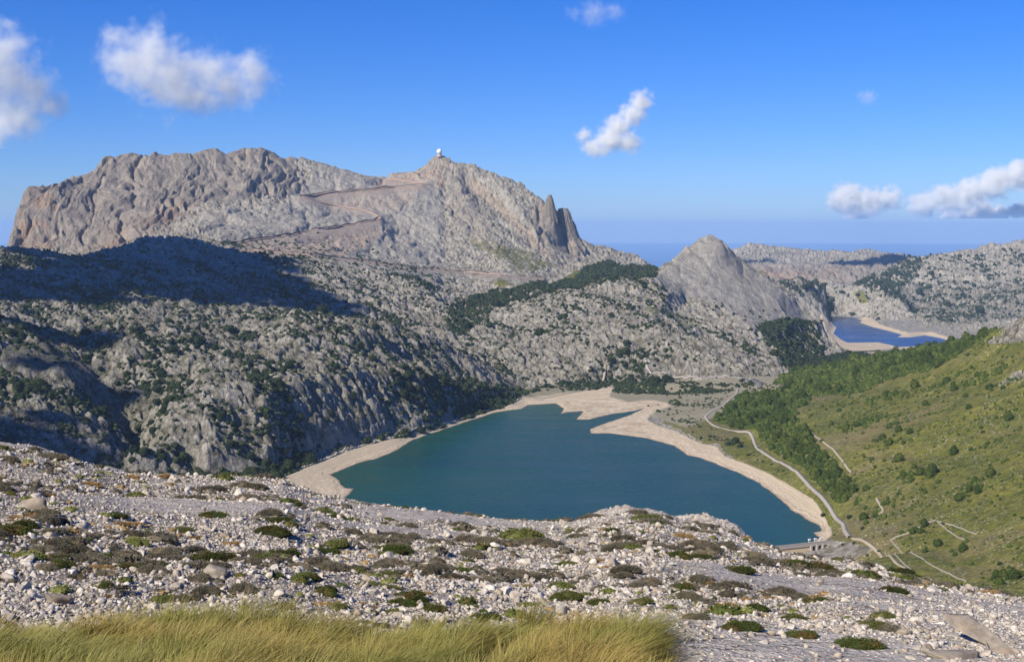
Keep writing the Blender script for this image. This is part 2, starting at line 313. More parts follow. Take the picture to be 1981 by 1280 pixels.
# ------------------------------------------------------------------ what covers the land, drawn over it in world space
def masks(X, Y, Z):
    """region weights at world points; polygons are areas of the land seen from the viewpoint"""
    D = np.hypot(X, Y); U, V = px(X, Y, Z)
    j1 = fbm(X, Y, 60, 4, seed=2) * 9 + 0; j2 = fbm(X, Y, 60, 4, seed=5) * 9
    def P(poly, d0=0, d1=1e9, jit=1.0, soft=6):
        m = (D > d0) & (D < d1); o = np.zeros(X.shape, np.float32)
        if not m.any(): return o
        u, v = U[m] + j1[m] * jit * 2, V[m] + j2[m] * jit
        ins = inpoly(u, v, poly)
        dd = polydist(u, v, list(poly) + [poly[0]])
        o[m] = np.where(ins, sm(0, soft, dd), 0); return o
    M = {}
    M['sand'] = np.maximum.reduce([P([(530,930),(545,922),(620,891),(700,862),(780,841),(860,818),(940,794),(1000,775),(1012,767),(1060,764),(1100,757),(1140,752),(1180,747),(1192,752),(1180,765),(1215,776),(1262,772),(1290,778),(1300,786),(1262,800),(1255,812),(1275,822),(1300,828),
        (1345,850),(1390,864),(1402,880),(1440,893),(1480,910),(1530,938),(1570,962),(1600,998),(1610,1030),(1590,1050),(1400,1150),(1000,1150),(560,1000)], 1200, 2900, 0.25, 3),
        P([(1585,606),(1650,604),(1690,614),(1704,626),(1760,641),(1800,639),(1850,652),(1900,670),(1680,680),(1600,678),(1578,656),(1596,640)], 4800, 6780, 0.1, 2)])
    M['grass'] = np.maximum.reduce([P([(1290,790),(1330,762),(1420,742),(1500,726),(1600,702),(1740,675),(1850,650),(1900,632),(2100,560),(2900,400),(2900,1500),(1700,1300),(1640,1085),(1690,1060),(1600,1046),(1596,1015),(1580,990),(1550,965),(1515,943),(1468,914),(1420,891),(1380,866),(1335,846),(1295,828),(1262,808)], 950, 3250, 1.0, 10),
        P([(1060,560),(1100,520),(1180,490),(1200,505),(1150,545),(1050,560),(940,560),(960,530)], 4000, 5600, 0.6, 10) * 0.8,
        P([(880,420),(960,450),(1040,470),(1110,520),(1000,545),(960,510),(900,480)], 4000, 5400, 1.0, 25) * 0.5,
        P([(1220,560),(1300,570),(1400,640),(1340,640),(1250,630)], 2900, 3900, 1.5, 25) * 0.45,
        P([(80,480),(200,486),(250,500),(200,520),(90,500)], 3000, 3700, 0.6, 12) * 0.6,
        P([(1640,560),(1672,556),(1690,585),(1660,590)], 6900, 7400, 0.3, 8) * 0.7])
    M['grass'] *= 1 - np.maximum(P([(1900,655),(1945,618),(1995,598),(1995,662),(1930,668)], 1800, 2500, 1.2, 5), P([(1920,742),(1990,706),(1990,728),(1940,748)], 1600, 2100, 1.2, 4))
    M['cliff'] = np.maximum.reduce([P([(0,480),(15,340),(150,300),(400,250),(560,270),(600,370),(480,385),(400,390),(330,430),(230,485)], 4300, 5600, 0.5, 10),
        P([(1040,370),(1115,380),(1140,480),(1120,500),(1070,480),(1020,440)], 5000, 5500, 0.3, 5),
        P([(860,300),(900,300),(960,450),(1000,500),(900,470),(860,400)], 4300, 5600, 0.4, 10) * 0.6,
        P([(1395,455),(1425,470),(1480,525),(1450,560),(1405,520)], 3700, 4300, 0.3, 8) * 0.3,
        P([(1380,505),(1800,505),(1700,550),(1380,555)], 8800, 10200, 0.4, 8)])
    M['rust'] = np.maximum.reduce([P([(25,500),(30,360),(60,350),(120,370),(130,430),(90,500)], 4300, 5100, 0.6, 10) * 0.6,
        P([(140,470),(240,420),(330,380),(400,380),(360,420),(240,480),(160,500)], 4300, 5000, 0.8, 15) * 0.5,
        P([(1380,515),(1640,520),(1640,548),(1380,548)], 8800, 9900, 0.3, 6) * 0.8])
    M['scree'] = np.maximum.reduce([P([(440,478),(735,428),(760,440),(640,520),(560,500)], 3600, 5200, 0.6, 10) * 0.75,
        P([(905,335),(925,345),(1010,425),(1075,490),(1060,500),(980,430),(915,370)], 4700, 5600, 0.2, 4) * 0.65,
        P([(740,340),(830,305),(850,290),(880,305),(860,325),(820,352),(700,365)], 5000, 5700, 0.4, 6) * 0.8,
        P([(840,330),(862,330),(858,365),(842,365)], 5000, 5700, 0.1, 3) * 0.9,
        P([(580,385),(700,370),(820,360),(790,395),(700,420),(600,395)], 4800, 5500, 0.6, 8) * 0.45])
    zd = np.full(X.shape, 1e9, np.float32); mz = (D > 3200) & (D < 5700) & (U < 1100)
    if mz.any():
        for ln, off in ((ZIG[0], 5), (ZIG[1], 1), (ZIG[2], 4), (ZIG[3], 1), (ZIG[4], 3)): zd[mz] = np.minimum(zd[mz], polydist(U[mz], V[mz] - off, ln) / (1.5 if off > 3 else 1.0))
        M['scree'] = np.maximum(M['scree'], sm(3.6, 1.2, zd) * 0.95)
    M['zroad'] = zd
    M['smooth'] = np.maximum.reduce([P([(1250,540),(1370,440),(1420,480),(1600,620),(1460,660),(1400,600),(1300,560)], 3300, 4400, 0.6, 12), P([(560,380),(620,300),(860,330),(860,560),(560,520),(440,480),(380,440),(380,400)], 3600, 5700, 0.6, 12), P([(0,660),(110,655),(210,690),(190,720),(0,720)], 1900, 2200, 1, 10)])
    M['flat'] = np.maximum(M['sand'], P([(1000,768),(1040,745),(1100,735),(1300,735),(1420,725),(1520,722),(1520,760),(1440,765),(1400,800),(1330,830),(1280,815),(1250,800),(1100,790)], 2200, 3000, 0.3, 5))
    # woods: probability of trees (0..1)
    W = {}
    W['oak'] = np.maximum.reduce([
        P([(240,940),(250,850),(300,870),(420,870),(560,868),(640,850),(560,915),(540,950)], 1500, 2000, 0.6, 4) * 1.3,
        P([(860,612),(870,580),(960,554),(1040,540),(1110,538),(1130,512),(1180,500),(1275,508),(1275,530),(1200,535),(1130,556),(1050,566),(960,590),(900,645),(875,645)], 3000, 5200, 0.4, 3) * 1.3,
        P([(1020,550),(1120,548),(1110,562),(1040,585),(950,620),(900,625),(930,590)], 2950, 4300, 0.5, 4) * 0.55,
        P([(760,640),(640,610),(560,600),(460,610),(420,630),(700,660)], 2600, 3100, 0.6, 6) * 0.55,
        P([(890,800),(800,770),(740,740),(760,700),(830,715),(920,720),(1010,745),(1100,735),(1130,705),(1200,690),(1240,655),(1262,670),(1250,705),(1300,735),(1280,762),(1180,748),(1060,752),(1010,768),(990,780),(900,815)], 2100, 3000, 0.5, 4) * 1.3,
        P([(1320,600),(1250,590),(1270,640),(1400,650),(1480,700),(1520,715),(1500,690),(1400,640)], 2900, 3500, 0.6, 6) * 0.5,
        P([(1460,620),(1520,610),(1590,615),(1590,650),(1600,680),(1700,660),(1710,690),(1600,715),(1520,715),(1490,680)], 3100, 6000, 0.5, 4) * 1.3,
        P([(1500,530),(1660,530),(1650,570),(1600,600),(1560,570),(1500,560)], 6000, 7000, 0.4, 6) * 0.9,
        P([(1640,550),(1770,490),(1800,500),(1740,560),(1800,620),(1780,640),(1700,560)], 6900, 8700, 0.5, 5) * 1.3,
        P([(1680,560),(1800,530),(2000,540),(2000,640),(1850,650),(1780,620)], 6600, 8700, 0.9, 6) * 0.66,
        P([(1780,490),(2000,470),(2000,560),(1780,560)], 7000, 9000, 0.8, 6) * 0.55,
        P([(0,470),(70,475),(70,500),(0,520)], 3000, 3500, 0.6, 5) * 0.8,
        P([(1590,560),(1720,530),(1720,640),(1590,620)], 6700, 7300, 0.8, 6) * 0.35,
        ((D > 1500) & (D < 2560) & (U < 1000)).astype(np.float32) * (0.60 + 0.12 * sm(500, 0, U)),
        ((D > 2560) & (D < 3700) & (U < 640)).astype(np.float32) * 0.62 * sm(450, 560, V),
        ((D > 2560) & (D < 3900) & (U < 900)).astype(np.float32) * 0.42 * sm(480, 560, V),
        ((D > 3000) & (D < 4300) & (U < 900)).astype(np.float32) * 0.07 * sm(430, 500, V),
        ((D > 2700) & (D < 3550) & (U > 880) & (U < 1300)).astype(np.float32) * 0.38,
        ((D > 2900) & (D < 3900) & (U > 1280) & (U < 1500)).astype(np.float32) * 0.10 * sm(560, 620, V),
        P([(1260,740),(1450,735),(1470,752),(1330,768),(1260,765)], 2600, 3000, 0.5, 5) * 0.6, P([(1270,765),(1430,740),(1560,735),(1420,800),(1400,845),(1340,832),(1270,800)], 2100, 2950, 0.5, 5) * 0.22, P([(1340,830),(1460,860),(1620,985),(1615,1020),(1530,925)], 1400, 2200, 0.3, 3) * 0.3])
    W['pine'] = np.maximum.reduce([
        P([(1390,800),(1430,760),(1500,750),(1560,740),(1700,740),(1660,760),(1570,770),(1540,800),(1570,850),(1640,920),(1660,960),(1620,985),(1560,920),(1500,880),(1450,838),(1385,815)], 1400, 2700, 0.8, 7) * 1.3,
        P([(1490,745),(1530,705),(1620,698),(1740,672),(1850,650),(1900,632),(1950,612),(1920,640),(1880,680),(1800,720),(1700,745),(1600,750)], 2050, 3300, 0.8, 6) * 1.2,
        P([(1500,860),(1560,740),(1700,720),(1900,640),(2000,640),(2100,1200),(1760,1100),(1660,1000)], 950, 2700, 1.5, 20) * 0.28,
        P([(1730,1040),(1800,1000),(1870,1020),(1900,1080),(1860,1120),(1760,1060)], 1000, 1500, 0.9, 8) * 0.42,
        P([(1640,930),(1700,960),(1720,1010),(1660,1010)], 1300, 1700, 0.5, 5) * 0.4])
    return M, W, U, V, D
# forest edge pulled off the sand and roads
def displace(X, Y, Z, final=True):
    M, W, U, V, D = masks(X, Y, Z)
    rock = np.clip(1 - np.maximum(M['grass'], M['flat']), 0, 1)
    # bedding runs obliquely down to the right
    ang = math.radians(-38); xr = X * math.cos(ang) + Y * math.sin(ang); yr = -X * math.sin(ang) + Y * math.cos(ang)
    k1 = billow(xr / 1.9, yr, 150, 5, 0.52, seed=1.3)
    k2 = billow(xr / 1.3, yr, 34, 4, 0.55, seed=6.1)
    sc = np.interp(D, [600, 1500, 2600, 4000, 7000, 12000], [0.5, 0.9, 0.95, 1.1, 1.9, 2.6])
    k0 = billow(xr / 1.6 + 40 * fbm(X, Y, 300, 2, seed=77), yr, 420, 3, 0.5, seed=3.3)
    near = rock * (1 - 0.72 * M['smooth']) * (1 - 0.85 * M['cliff'])
    low = sm(1500, 1700, D) * sm(760, 800, Z + (D > 2600) * 30 + (D > 4000) * 200)
    dz = near * (0.25 + 0.75 * low) * sc * (k1 * 10.5 + k2 * 6.5 + k0 * 15 * sm(1750, 2100, D) * (1 - sm(6500, 8500, D)))
    crack = np.exp(-(fbm(xr / 1.7, yr, 46, 3, 0.5, seed=81) / 0.085) ** 2) + 0.6 * np.exp(-(fbm(xr, yr * 0.6, 22, 3, 0.5, seed=83) / 0.12) ** 2)
    dz += near * sc * low * (2.0 - 8.0 * crack)
    dz += near * sc * 2.8 * billow(xr / 1.2, yr, 14, 3, 0.6, seed=4) + rock * sc * 1.1 * fbm(X, Y, 9, 3, 0.6, seed=4)
    # cliffs: vertical ribs and gullies
    wx = X + 80 * fbm(X, Y, 230, 4, seed=14); wy = Y + 45 * fbm(X, Y, 160, 3, seed=15)
    r1 = billow(wx, wy * 0.24, 190, 5, 0.55, seed=9); r2 = fbm(wx, wy * 0.13, 48, 4, 0.6, seed=12)
    far = np.where(D > 8500, 1.6, 1.0)
    dz += M['cliff'] * far * (r1 * 19 + r2 * 19 * (0.35 + 0.9 * sm(-.3, .35, fbm(X, Y, 300, 2, seed=17))) + 10 * fbm(wx, wy * 0.3, 20, 4, 0.65, seed=16) - 17 * np.exp(-(fbm(wx, wy * 0.35, 120, 3, 0.5, seed=19) / 0.09) ** 2))
    # tilted beds of limestone: sharp little steps along the strata
    wz = 60 * fbm(X, Y, 420, 3, 0.5, seed=91)
    q1 = Z * 1.0 + 0.42 * X - 0.12 * Y + wz
    st = perlin(q1 / 19.0, X / 310 + Y / 420) ; st = np.sign(st) * np.sqrt(np.abs(st))
    st2 = perlin(q1 / 8.0 + 50, X / 120 - Y / 200); st2 = np.sign(st2) * np.sqrt(np.abs(st2))
    M['crack'] = np.clip(near * low * (np.clip(crack, 0, 1) * 0.9 + sm(-.15, -.5, k2) * 0.8), 0, 1) * (0.72 - 0.55 * sm(2650, 3500, D))
    dz += rock * np.clip(sc, .8, 2) * (M['smooth'] * 0.8 + M['cliff'] * 0.55 + near * 0.7) * (st * 4.2 + st2 * 1.8)
    # smooth mountain flanks: shallow runnels down the fall line
    g1 = fbm(X, Y * 0.5, 260, 5, 0.55, seed=21); g2 = billow(X * 1.1, Y * 0.6, 60, 4, 0.55, seed=22)
    dz += M['smooth'] * (g1 * 15 + g2 * 6.5 - 9 * np.exp(-(fbm(X, Y * 0.4, 190, 4, 0.5, seed=24) / 0.07) ** 2))
    # far ridges
    dz += sm(6000, 8000, D) * rock * (fbm(X, Y, 700, 5, 0.55, seed=31) * 26)
    # hillside of grass: gentle swells, shallow gullies
    dz += M['grass'] * sm(0, 10, Z - LAKE_Z - 4) * (fbm(X, Y, 240, 4, 0.5, seed=41) * 7 + fbm(X, Y, 22, 3, 0.5, seed=42) * 1.1)
    dz *= 1 - 0.5 * M['smooth'] * (U > 1262) * (D < 4600) * sm(3500, 3800, D)
    dz *= (1 - M['flat'] * 0.95) * (0.12 + 0.88 * sm(1.5, 11, M['zroad']))
    # keep still near the water and at the shelf of the dam
    dd = np.hypot(X - DAMC[0], Y - DAMC[1]); dz *= sm(60, 160, dd)
    dz = np.where(Z < 20, 0, dz)
    return dz, M, W, U, V, D, k1
_a, _D, _z = uvz(1590, 1047, 752); DAMC = (_D * math.sin(_a), _D * math.cos(_a))

# final grid: columns by azimuth, rows spaced by how the slope shows
cols = np.concatenate([np.linspace(A0, math.radians(-23.2), 50)[:-1], np.linspace(math.radians(-23.2), math.radians(23.2), NCOL), np.linspace(math.radians(23.2), A1, 50)[1:]])
def adaptive_rows():
    D = np.exp(GL); e = (H - EYE) / D; de = np.abs(np.diff(e, axis=1, prepend=e[:, :1]))
    w = np.clip(de, 0, 0.004) * 1.0 + 0.00042
    w = blur(w, 14, 0)
    c = np.cumsum(w, axis=1); c /= c[:, -1:]
    t = np.linspace(0, 1, NROW); R = np.empty((NA, NROW))
    for i in range(NA): R[i] = np.interp(t, c[i], gl)
    fa = np.clip((cols - A0) / (A1 - A0) * (NA - 1), 0, NA - 1.001); i = fa.astype(int); s = (fa - i)[:, None]
    return R[i] * (1 - s) + R[i + 1] * s
LD = adaptive_rows(); AZ = np.repeat(cols[:, None], NROW, 1)
ZB = bil(H, AZ, LD); DD = np.exp(LD); XX, YY = DD * np.sin(AZ), DD * np.cos(AZ)
dz, M, W, U, V, D_, K1 = displace(XX, YY, ZB)
ZZ = ZB + dz
ZZ = lake_carve(ZZ, XX, YY)
log('terrain grid', ZZ.shape)
EL = (ZZ - EYE) / DD
def hit(u, v, dmin=620.0):
    """first point of the land met by the sight line through photo pixel (u, v)"""
    a, t = ray(u, v); i = int(np.clip(np.searchsorted(cols, a), 1, len(cols) - 1))
    if abs(cols[i - 1] - a) < abs(cols[i] - a): i -= 1
    ok = np.nonzero((EL[i] >= t) & (DD[i] > dmin))[0]
    if len(ok) == 0: return None
    j = ok[0]; D = DD[i, j]
    if j > 0:
        e0, e1 = EL[i, j - 1], EL[i, j]
        if e1 > e0: D = DD[i, j - 1] + (DD[i, j] - DD[i, j - 1]) * np.clip((t - e0) / (e1 - e0), 0, 1)
    return D * math.sin(a), D * math.cos(a)
def ground(x, y):
    """height of the land at world points (arrays)"""
    x = np.atleast_1d(np.asarray(x, float)); y = np.atleast_1d(np.asarray(y, float))
    a = np.arctan2(x, y); l = np.log(np.hypot(x, y))
    i = np.clip(np.searchsorted(cols, a) - 1, 0, len(cols) - 2); s = np.clip((a - cols[i]) / (cols[i + 1] - cols[i]), 0, 1)
    out = np.zeros(len(x))
    for k, (ii, w) in enumerate(((i, 1 - s), (i + 1, s))):
        lo = np.zeros(len(x), int); hi = np.full(len(x), NROW - 1)
        for _ in range(12):
            mid = (lo + hi) // 2; c = LD[ii, mid] <= l; lo = np.where(c, mid, lo); hi = np.where(c, hi, mid)
        lo = np.clip(lo, 0, NROW - 2); t = np.clip((l - LD[ii, lo]) / (LD[ii, lo + 1] - LD[ii, lo]), 0, 1)
        out += w * (ZZ[ii, lo] * (1 - t) + ZZ[ii, lo + 1] * t)
    return out

# ------------------------------------------------------------------ mesh and material helpers
def link(o): SC.collection.objects.link(o); return o
def np_mesh(name, V, Fq, mat=None, smooth=False, attrs=None, mats=None, midx=None):
    """V (n,3), Fq (m,3|4) -> mesh"""
    me = bpy.data.meshes.new(name); V = np.ascontiguousarray(V, np.float32); Fq = np.ascontiguousarray(Fq, np.int32)
    n, (m, k) = len(V), Fq.shape
    me.vertices.add(n); me.vertices.foreach_set('co', V.ravel())
    me.loops.add(m * k); me.loops.foreach_set('vertex_index', Fq.ravel())
    me.polygons.add(m); me.polygons.foreach_set('loop_start', np.arange(0, m * k, k, dtype=np.int32))
    try: me.polygons.foreach_set('loop_total', np.full(m, k, np.int32))
    except Exception: pass
    if smooth: me.polygons.foreach_set('use_smooth', np.ones(m, bool))
    for x in (mats or ([mat] if mat else [])): me.materials.append(x)
    if midx is not None: me.polygons.foreach_set('material_index', np.asarray(midx, np.int32))
    for an, av in (attrs or {}).items():
        at = me.attributes.new(an, 'FLOAT', 'POINT'); at.data.foreach_set('value', np.ascontiguousarray(av, np.float32))
    me.update(calc_edges=True)
    return me
def obj(name, me, parent=None, loc=None, rot=None, scale=None):
    o = bpy.data.objects.new(name, me); link(o)
    if parent: o.parent = parent
    if loc is not None: o.location = loc
    if rot is not None: o.rotation_euler = rot
    if scale is not None: o.scale = scale
    return o
def tag(o, label=None, cat=None, group=None, kind=None):
    if label: o['label'] = label
    if cat: o['category'] = cat
    if group: o['group'] = group
    if kind: o['kind'] = kind
    return o

class NT:
    """small helper to write node materials"""
    def __init__(s, name):
        s.m = bpy.data.materials.new(name); s.m.use_nodes = True; s.t = s.m.node_tree; s.n = s.t.nodes; s.l = s.t.links
        for x in list(s.n): s.n.remove(x)
        s.out = s.n.new('ShaderNodeOutputMaterial')
    def set(s, sock, v):
        if hasattr(v, 'is_output'): s.l.new(v, sock)
        elif isinstance(v, (tuple, list)) and len(v) == 3 and sock.type == 'RGBA': sock.default_value = (*v, 1)
        else: sock.default_value = v
    def pos(s): return s.n.new('ShaderNodeNewGeometry').outputs['Position']
    def obj(s): return s.n.new('ShaderNodeTexCoord').outputs['Object']
    def vmul(s, v, k):
        x = s.n.new('ShaderNodeVectorMath'); x.operation = 'MULTIPLY'; s.set(x.inputs[0], v); x.inputs[1].default_value = k; return x.outputs[0]
    def noise(s, vec, scale, detail=4, rough=0.6, dist=0.0, col=False):
        x = s.n.new('ShaderNodeTexNoise'); s.set(x.inputs['Vector'], vec); x.inputs['Scale'].default_value = scale
        x.inputs['Detail'].default_value = detail; x.inputs['Roughness'].default_value = rough; x.inputs['Distortion'].default_value = dist
        return x.outputs['Color' if col else 'Fac']
    def voro(s, vec, scale, out='Distance', feature='F1', rand=1.0):
        x = s.n.new('ShaderNodeTexVoronoi'); x.feature = feature; s.set(x.inputs['Vector'], vec); x.inputs['Scale'].default_value = scale
        x.inputs['Randomness'].default_value = rand; return x.outputs[out]
    def ramp(s, fac, *stops):
        x = s.n.new('ShaderNodeValToRGB'); s.set(x.inputs[0], fac); e = x.color_ramp.elements
        while len(e) < len(stops): e.new(0.5)
        for i, (p, c) in enumerate(stops):
            e[i].position = p; e[i].color = (c, c, c, 1) if not isinstance(c, tuple) else (*c, 1)
        return x.outputs[0]
    def mr(s, v, a, b, c=0.0, d=1.0):
        x = s.n.new('ShaderNodeMapRange'); x.clamp = True; s.set(x.inputs[0], v)
        for i, q in enumerate((a, b, c, d)): x.inputs[i + 1].default_value = q
        return x.outputs[0]
    def mix(s, fac, a, b, mode='MIX'):
        x = s.n.new('ShaderNodeMix'); x.data_type = 'RGBA'; x.blend_type = mode; s.set(x.inputs[0], fac); s.set(x.inputs[6], a); s.set(x.inputs[7], b); return x.outputs[2]
    def math(s, op, a, b=0.0, c=0.0):
        x = s.n.new('ShaderNodeMath'); x.operation = op; s.set(x.inputs[0], a); s.set(x.inputs[1], b); s.set(x.inputs[2], c); return x.outputs[0]
    def attr(s, name, t='GEOMETRY'):
        x = s.n.new('ShaderNodeAttribute'); x.attribute_name = name; x.attribute_type = t; return x.outputs['Fac']
    def rand(s): return s.n.new('ShaderNodeObjectInfo').outputs['Random']
    def bump(s, h, strength=0.5, dist=1.0, prev=None):
        x = s.n.new('ShaderNodeBump'); x.inputs['Strength'].default_value = strength; x.inputs['Distance'].default_value = dist; s.set(x.inputs['Height'], h)
        if prev is not None: s.l.new(prev, x.inputs['Normal'])
        return x.outputs[0]
    def bsdf(s, color, rough=0.9, normal=None, spec=0.2, **kw):
        x = s.n.new('ShaderNodeBsdfPrincipled'); s.set(x.inputs['Base Color'], color); s.set(x.inputs['Roughness'], rough)
        s.set(x.inputs['Specular IOR Level'], spec)
        if normal is not None: s.l.new(normal, x.inputs['Normal'])
        for k, v in kw.items(): s.set(x.inputs[k.replace('_', ' ')], v)
        s.l.new(x.outputs[0], s.out.inputs[0]); return s.m

def land_material():
    t = NT('limestone_land'); p = t.pos()
    big = t.noise(p, 0.0035, 5, 0.6); mid = t.noise(p, 0.022, 6, 0.65); fine = t.noise(p, 0.16, 5, 0.7); vf = t.noise(p, 0.6, 3, 0.7)
    rock = t.ramp(mid, (0.25, (0.33, 0.295, 0.235)), (0.5, (0.51, 0.465, 0.38)), (0.75, (0.66, 0.61, 0.50)))
    rock = t.mix(t.mr(fine, 0.35, 0.62), t.mix(0.62, rock, (0.12, 0.118, 0.112)), rock)
    # rock of the great cliffs: greyer with buff patches
    cl = t.ramp(t.noise(t.vmul(p, (1, 1, 0.35)), 0.018, 6, 0.7), (0.3, (0.225, 0.195, 0.16)), (0.52, (0.38, 0.325, 0.26)), (0.75, (0.54, 0.46, 0.35)))
    cl = t.mix(t.mr(fine, 0.4, 0.6), t.mix(0.5, cl, (0.12, 0.115, 0.11)), cl)
    sm_ = t.ramp(t.noise(p, 0.03, 7, 0.72), (0.3, (0.27, 0.25, 0.215)), (0.7, (0.47, 0.435, 0.37)))
    c = t.mix(t.attr('smooth'), rock, sm_); c = t.mix(t.attr('cliff'), c, cl)
    rust = t.mix(t.noise(p, 0.02, 3), (0.42, 0.22, 0.11), (0.36, 0.25, 0.17))
    c = t.mix(t.math('MULTIPLY', t.attr('rust'), t.mr(t.noise(t.vmul(p, (1, 1, 0.6)), 0.012, 5, 0.7), 0.47, 0.60)), c, rust)
    scree = t.mix(fine, (0.40, 0.29, 0.215), (0.46, 0.37, 0.29))
    c = t.mix(t.math('MULTIPLY', t.attr('scree'), t.mr(mid, 0.3, 0.55, 0.45, 1)), c, scree)
    # thin dry grass and low scrub between the rocks
    scrub = t.mix(t.noise(p, 0.05, 3), (0.075, 0.080, 0.040), (0.15, 0.135, 0.075))
    sf = t.math('MULTIPLY', t.mr(t.noise(p, 0.045, 6, 0.7), 0.50, 0.60), t.attr('scrub'))
    c = t.mix(t.math('MULTIPLY', sf, 0.75), c, scrub)
    c = t.mix(t.math('MULTIPLY', t.attr('crack'), t.mr(fine, 0.35, 0.6, 0.95, 0.5)), c, t.mix(mid, (0.040, 0.048, 0.022), (0.085, 0.080, 0.045)))
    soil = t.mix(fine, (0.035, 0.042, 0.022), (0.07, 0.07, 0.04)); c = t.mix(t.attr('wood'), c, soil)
    # grassy hillside with pale stones
    g = t.ramp(t.noise(p, 0.012, 6, 0.7), (0.30, (0.075, 0.088, 0.014)), (0.5, (0.150, 0.148, 0.022)), (0.72, (0.24, 0.205, 0.050)))
    g = t.mix(t.mr(t.noise(p, 0.09, 6, 0.8), 0.46, 0.56), g, t.mix(0.65, g, (0.040, 0.052, 0.012)))
    g = t.mix(t.mr(t.noise(p, 0.006, 4, 0.6), 0.52, 0.66, 0, 0.55), g, (0.15, 0.115, 0.065))
    st = t.math('MULTIPLY', t.mr(t.voro(p, 0.20), 0.26, 0.16), t.mr(t.noise(p, 0.03, 4, 0.7), 0.44, 0.58))
    st2 = t.mr(t.noise(p, 0.5, 2, 0.6), 0.62, 0.68)
    g = t.mix(t.math('MAXIMUM', t.math('MULTIPLY', st, 0.9), t.math('MULTIPLY', st2, 0.75)), g, (0.42, 0.39, 0.33))
    c = t.mix(t.mr(t.math('ADD', t.attr('grass'), t.mr(t.noise(p, 0.03, 4, 0.7), 0.3, 0.7, -0.25, 0.25)), 0.3, 0.62), c, g)
    # meadow and silt flats
    fl = t.mix(t.noise(p, 0.02, 5, 0.7), (0.15, 0.14, 0.075), (0.36, 0.32, 0.235)); c = t.mix(t.attr('flat'), c, fl)
    z = t.n.new('ShaderNodeSeparateXYZ'); t.l.new(p, z.inputs[0])
    band = t.noise(t.math('MULTIPLY', t.math('ADD', z.outputs[2], t.math('MULTIPLY', t.noise(p, 0.02, 3), 2.0)), 1.0), 1.4, 3, 0.7)
    bn = t.n.new('ShaderNodeTexNoise'); bn.noise_dimensions = '1D'; t.l.new(t.math('ADD', z.outputs[2], t.math('MULTIPLY', t.noise(p, 0.012, 6, 0.7), 7.0)), bn.inputs['W']); bn.inputs['Scale'].default_value = 1.6; bn.inputs['Detail'].default_value = 3
    sand = t.ramp(bn.outputs['Fac'], (0.3, (0.40, 0.315, 0.205)), (0.42, (0.56, 0.465, 0.32)), (0.5, (0.46, 0.37, 0.25)), (0.58, (0.60, 0.505, 0.36)), (0.75, (0.66, 0.565, 0.42)))
    sand = t.mix(t.mr(t.noise(p, 0.05, 6, 0.75), 0.35, 0.7, 0, 0.35), sand, (0.42, 0.33, 0.225))
    wet = t.mr(z.outputs[2], 750.05, 750.6, 1.0, 0.0); sand2 = t.mix(t.math('MULTIPLY', wet, t.mr(z.outputs[2], 700, 701, 0, 1)), sand, (0.27, 0.185, 0.12))
    c = t.mix(t.attr('sand'), c, sand2)
    b = t.math('ADD', t.math('MULTIPLY', fine, 1.0), t.math('MULTIPLY', vf, 0.35))
    n = t.n.new('ShaderNodeBump'); n.inputs['Distance'].default_value = 7.0; t.l.new(b, n.inputs['Height'])
    t.l.new(t.mr(t.math('MAXIMUM', t.attr('grass'), t.attr('flat')), 0, 1, 0.95, 0.22), n.inputs['Strength'])
    return t.bsdf(c, 0.95, n.outputs[0], 0.1)
MAT_LAND = land_material()
ATT = {k: M[k] for k in ('sand', 'grass', 'cliff', 'rust', 'scree', 'smooth', 'flat', 'crack')}
ATT['scrub'] = sm(2, 30, 0 * ZZ + 30) * (1 - M['cliff'] * 0.7) * (1 - M['smooth'] * 0.5) * np.clip(1.15 - sm(4300, 5200, DD) * 0.5, 0, 1)
_sl = np.zeros_like(ZZ); _sl[:, 1:] = np.abs(np.diff(ZZ, axis=1)) / np.maximum(np.diff(DD, axis=1), .5)
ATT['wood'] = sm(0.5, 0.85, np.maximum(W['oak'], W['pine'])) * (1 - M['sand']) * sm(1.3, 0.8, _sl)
VID = np.arange(ZZ.size).reshape(ZZ.shape)
UC, DC, ZC = U[:-1, :-1], DD[:-1, :-1], ZZ[:-1, :-1]
region = np.full(UC.shape, 2)                                     # karst hills
region[(DC > 2640) & (UC < 860) | (DC > 3650) & (UC < 1262)] = 0   # the great mountain
region[(UC > 1262) & (DC > 3180) & (DC < 5600)] = 1                # the pyramid
region[(M['grass'][:-1, :-1] > 0.35) & (UC > 1262) & (DC < 3300) | (UC > 1500) & (DC < 3600)] = 3
region[(ZC < 772) & (DC < 3150) & (UC < 1560) & (M['grass'][:-1, :-1] < 0.4)] = 4
region[DC > 8850 * (UC > 1262) + 60000 * (UC <= 1262)] = 6
region[(DC >= 5600) & (DC <= 8850) & (UC > 1262)] = 5
REG = ['great_mountain', 'rocky_peak', 'karst_hills', 'grassy_hillside', 'valley_floor', 'basin_hills', 'far_mountains']
def land_mesh():
    q = np.stack([VID[:-1, :-1], VID[1:, :-1], VID[1:, 1:], VID[:-1, 1:]], -1)
    P = np.stack([XX.ravel(), YY.ravel(), ZZ.ravel()], -1)
    for r, nm in enumerate(REG):
        f = q[region == r]
        if not len(f): continue
        ids, inv = np.unique(f, return_inverse=True)
        me = np_mesh(nm, P[ids], inv.reshape(-1, 4), MAT_LAND, nm in ('valley_floor', 'grassy_hillside'), {k: a.ravel()[ids] for k, a in ATT.items()})
        tag(obj(nm, me), kind='structure')
land_mesh(); log('land meshes')

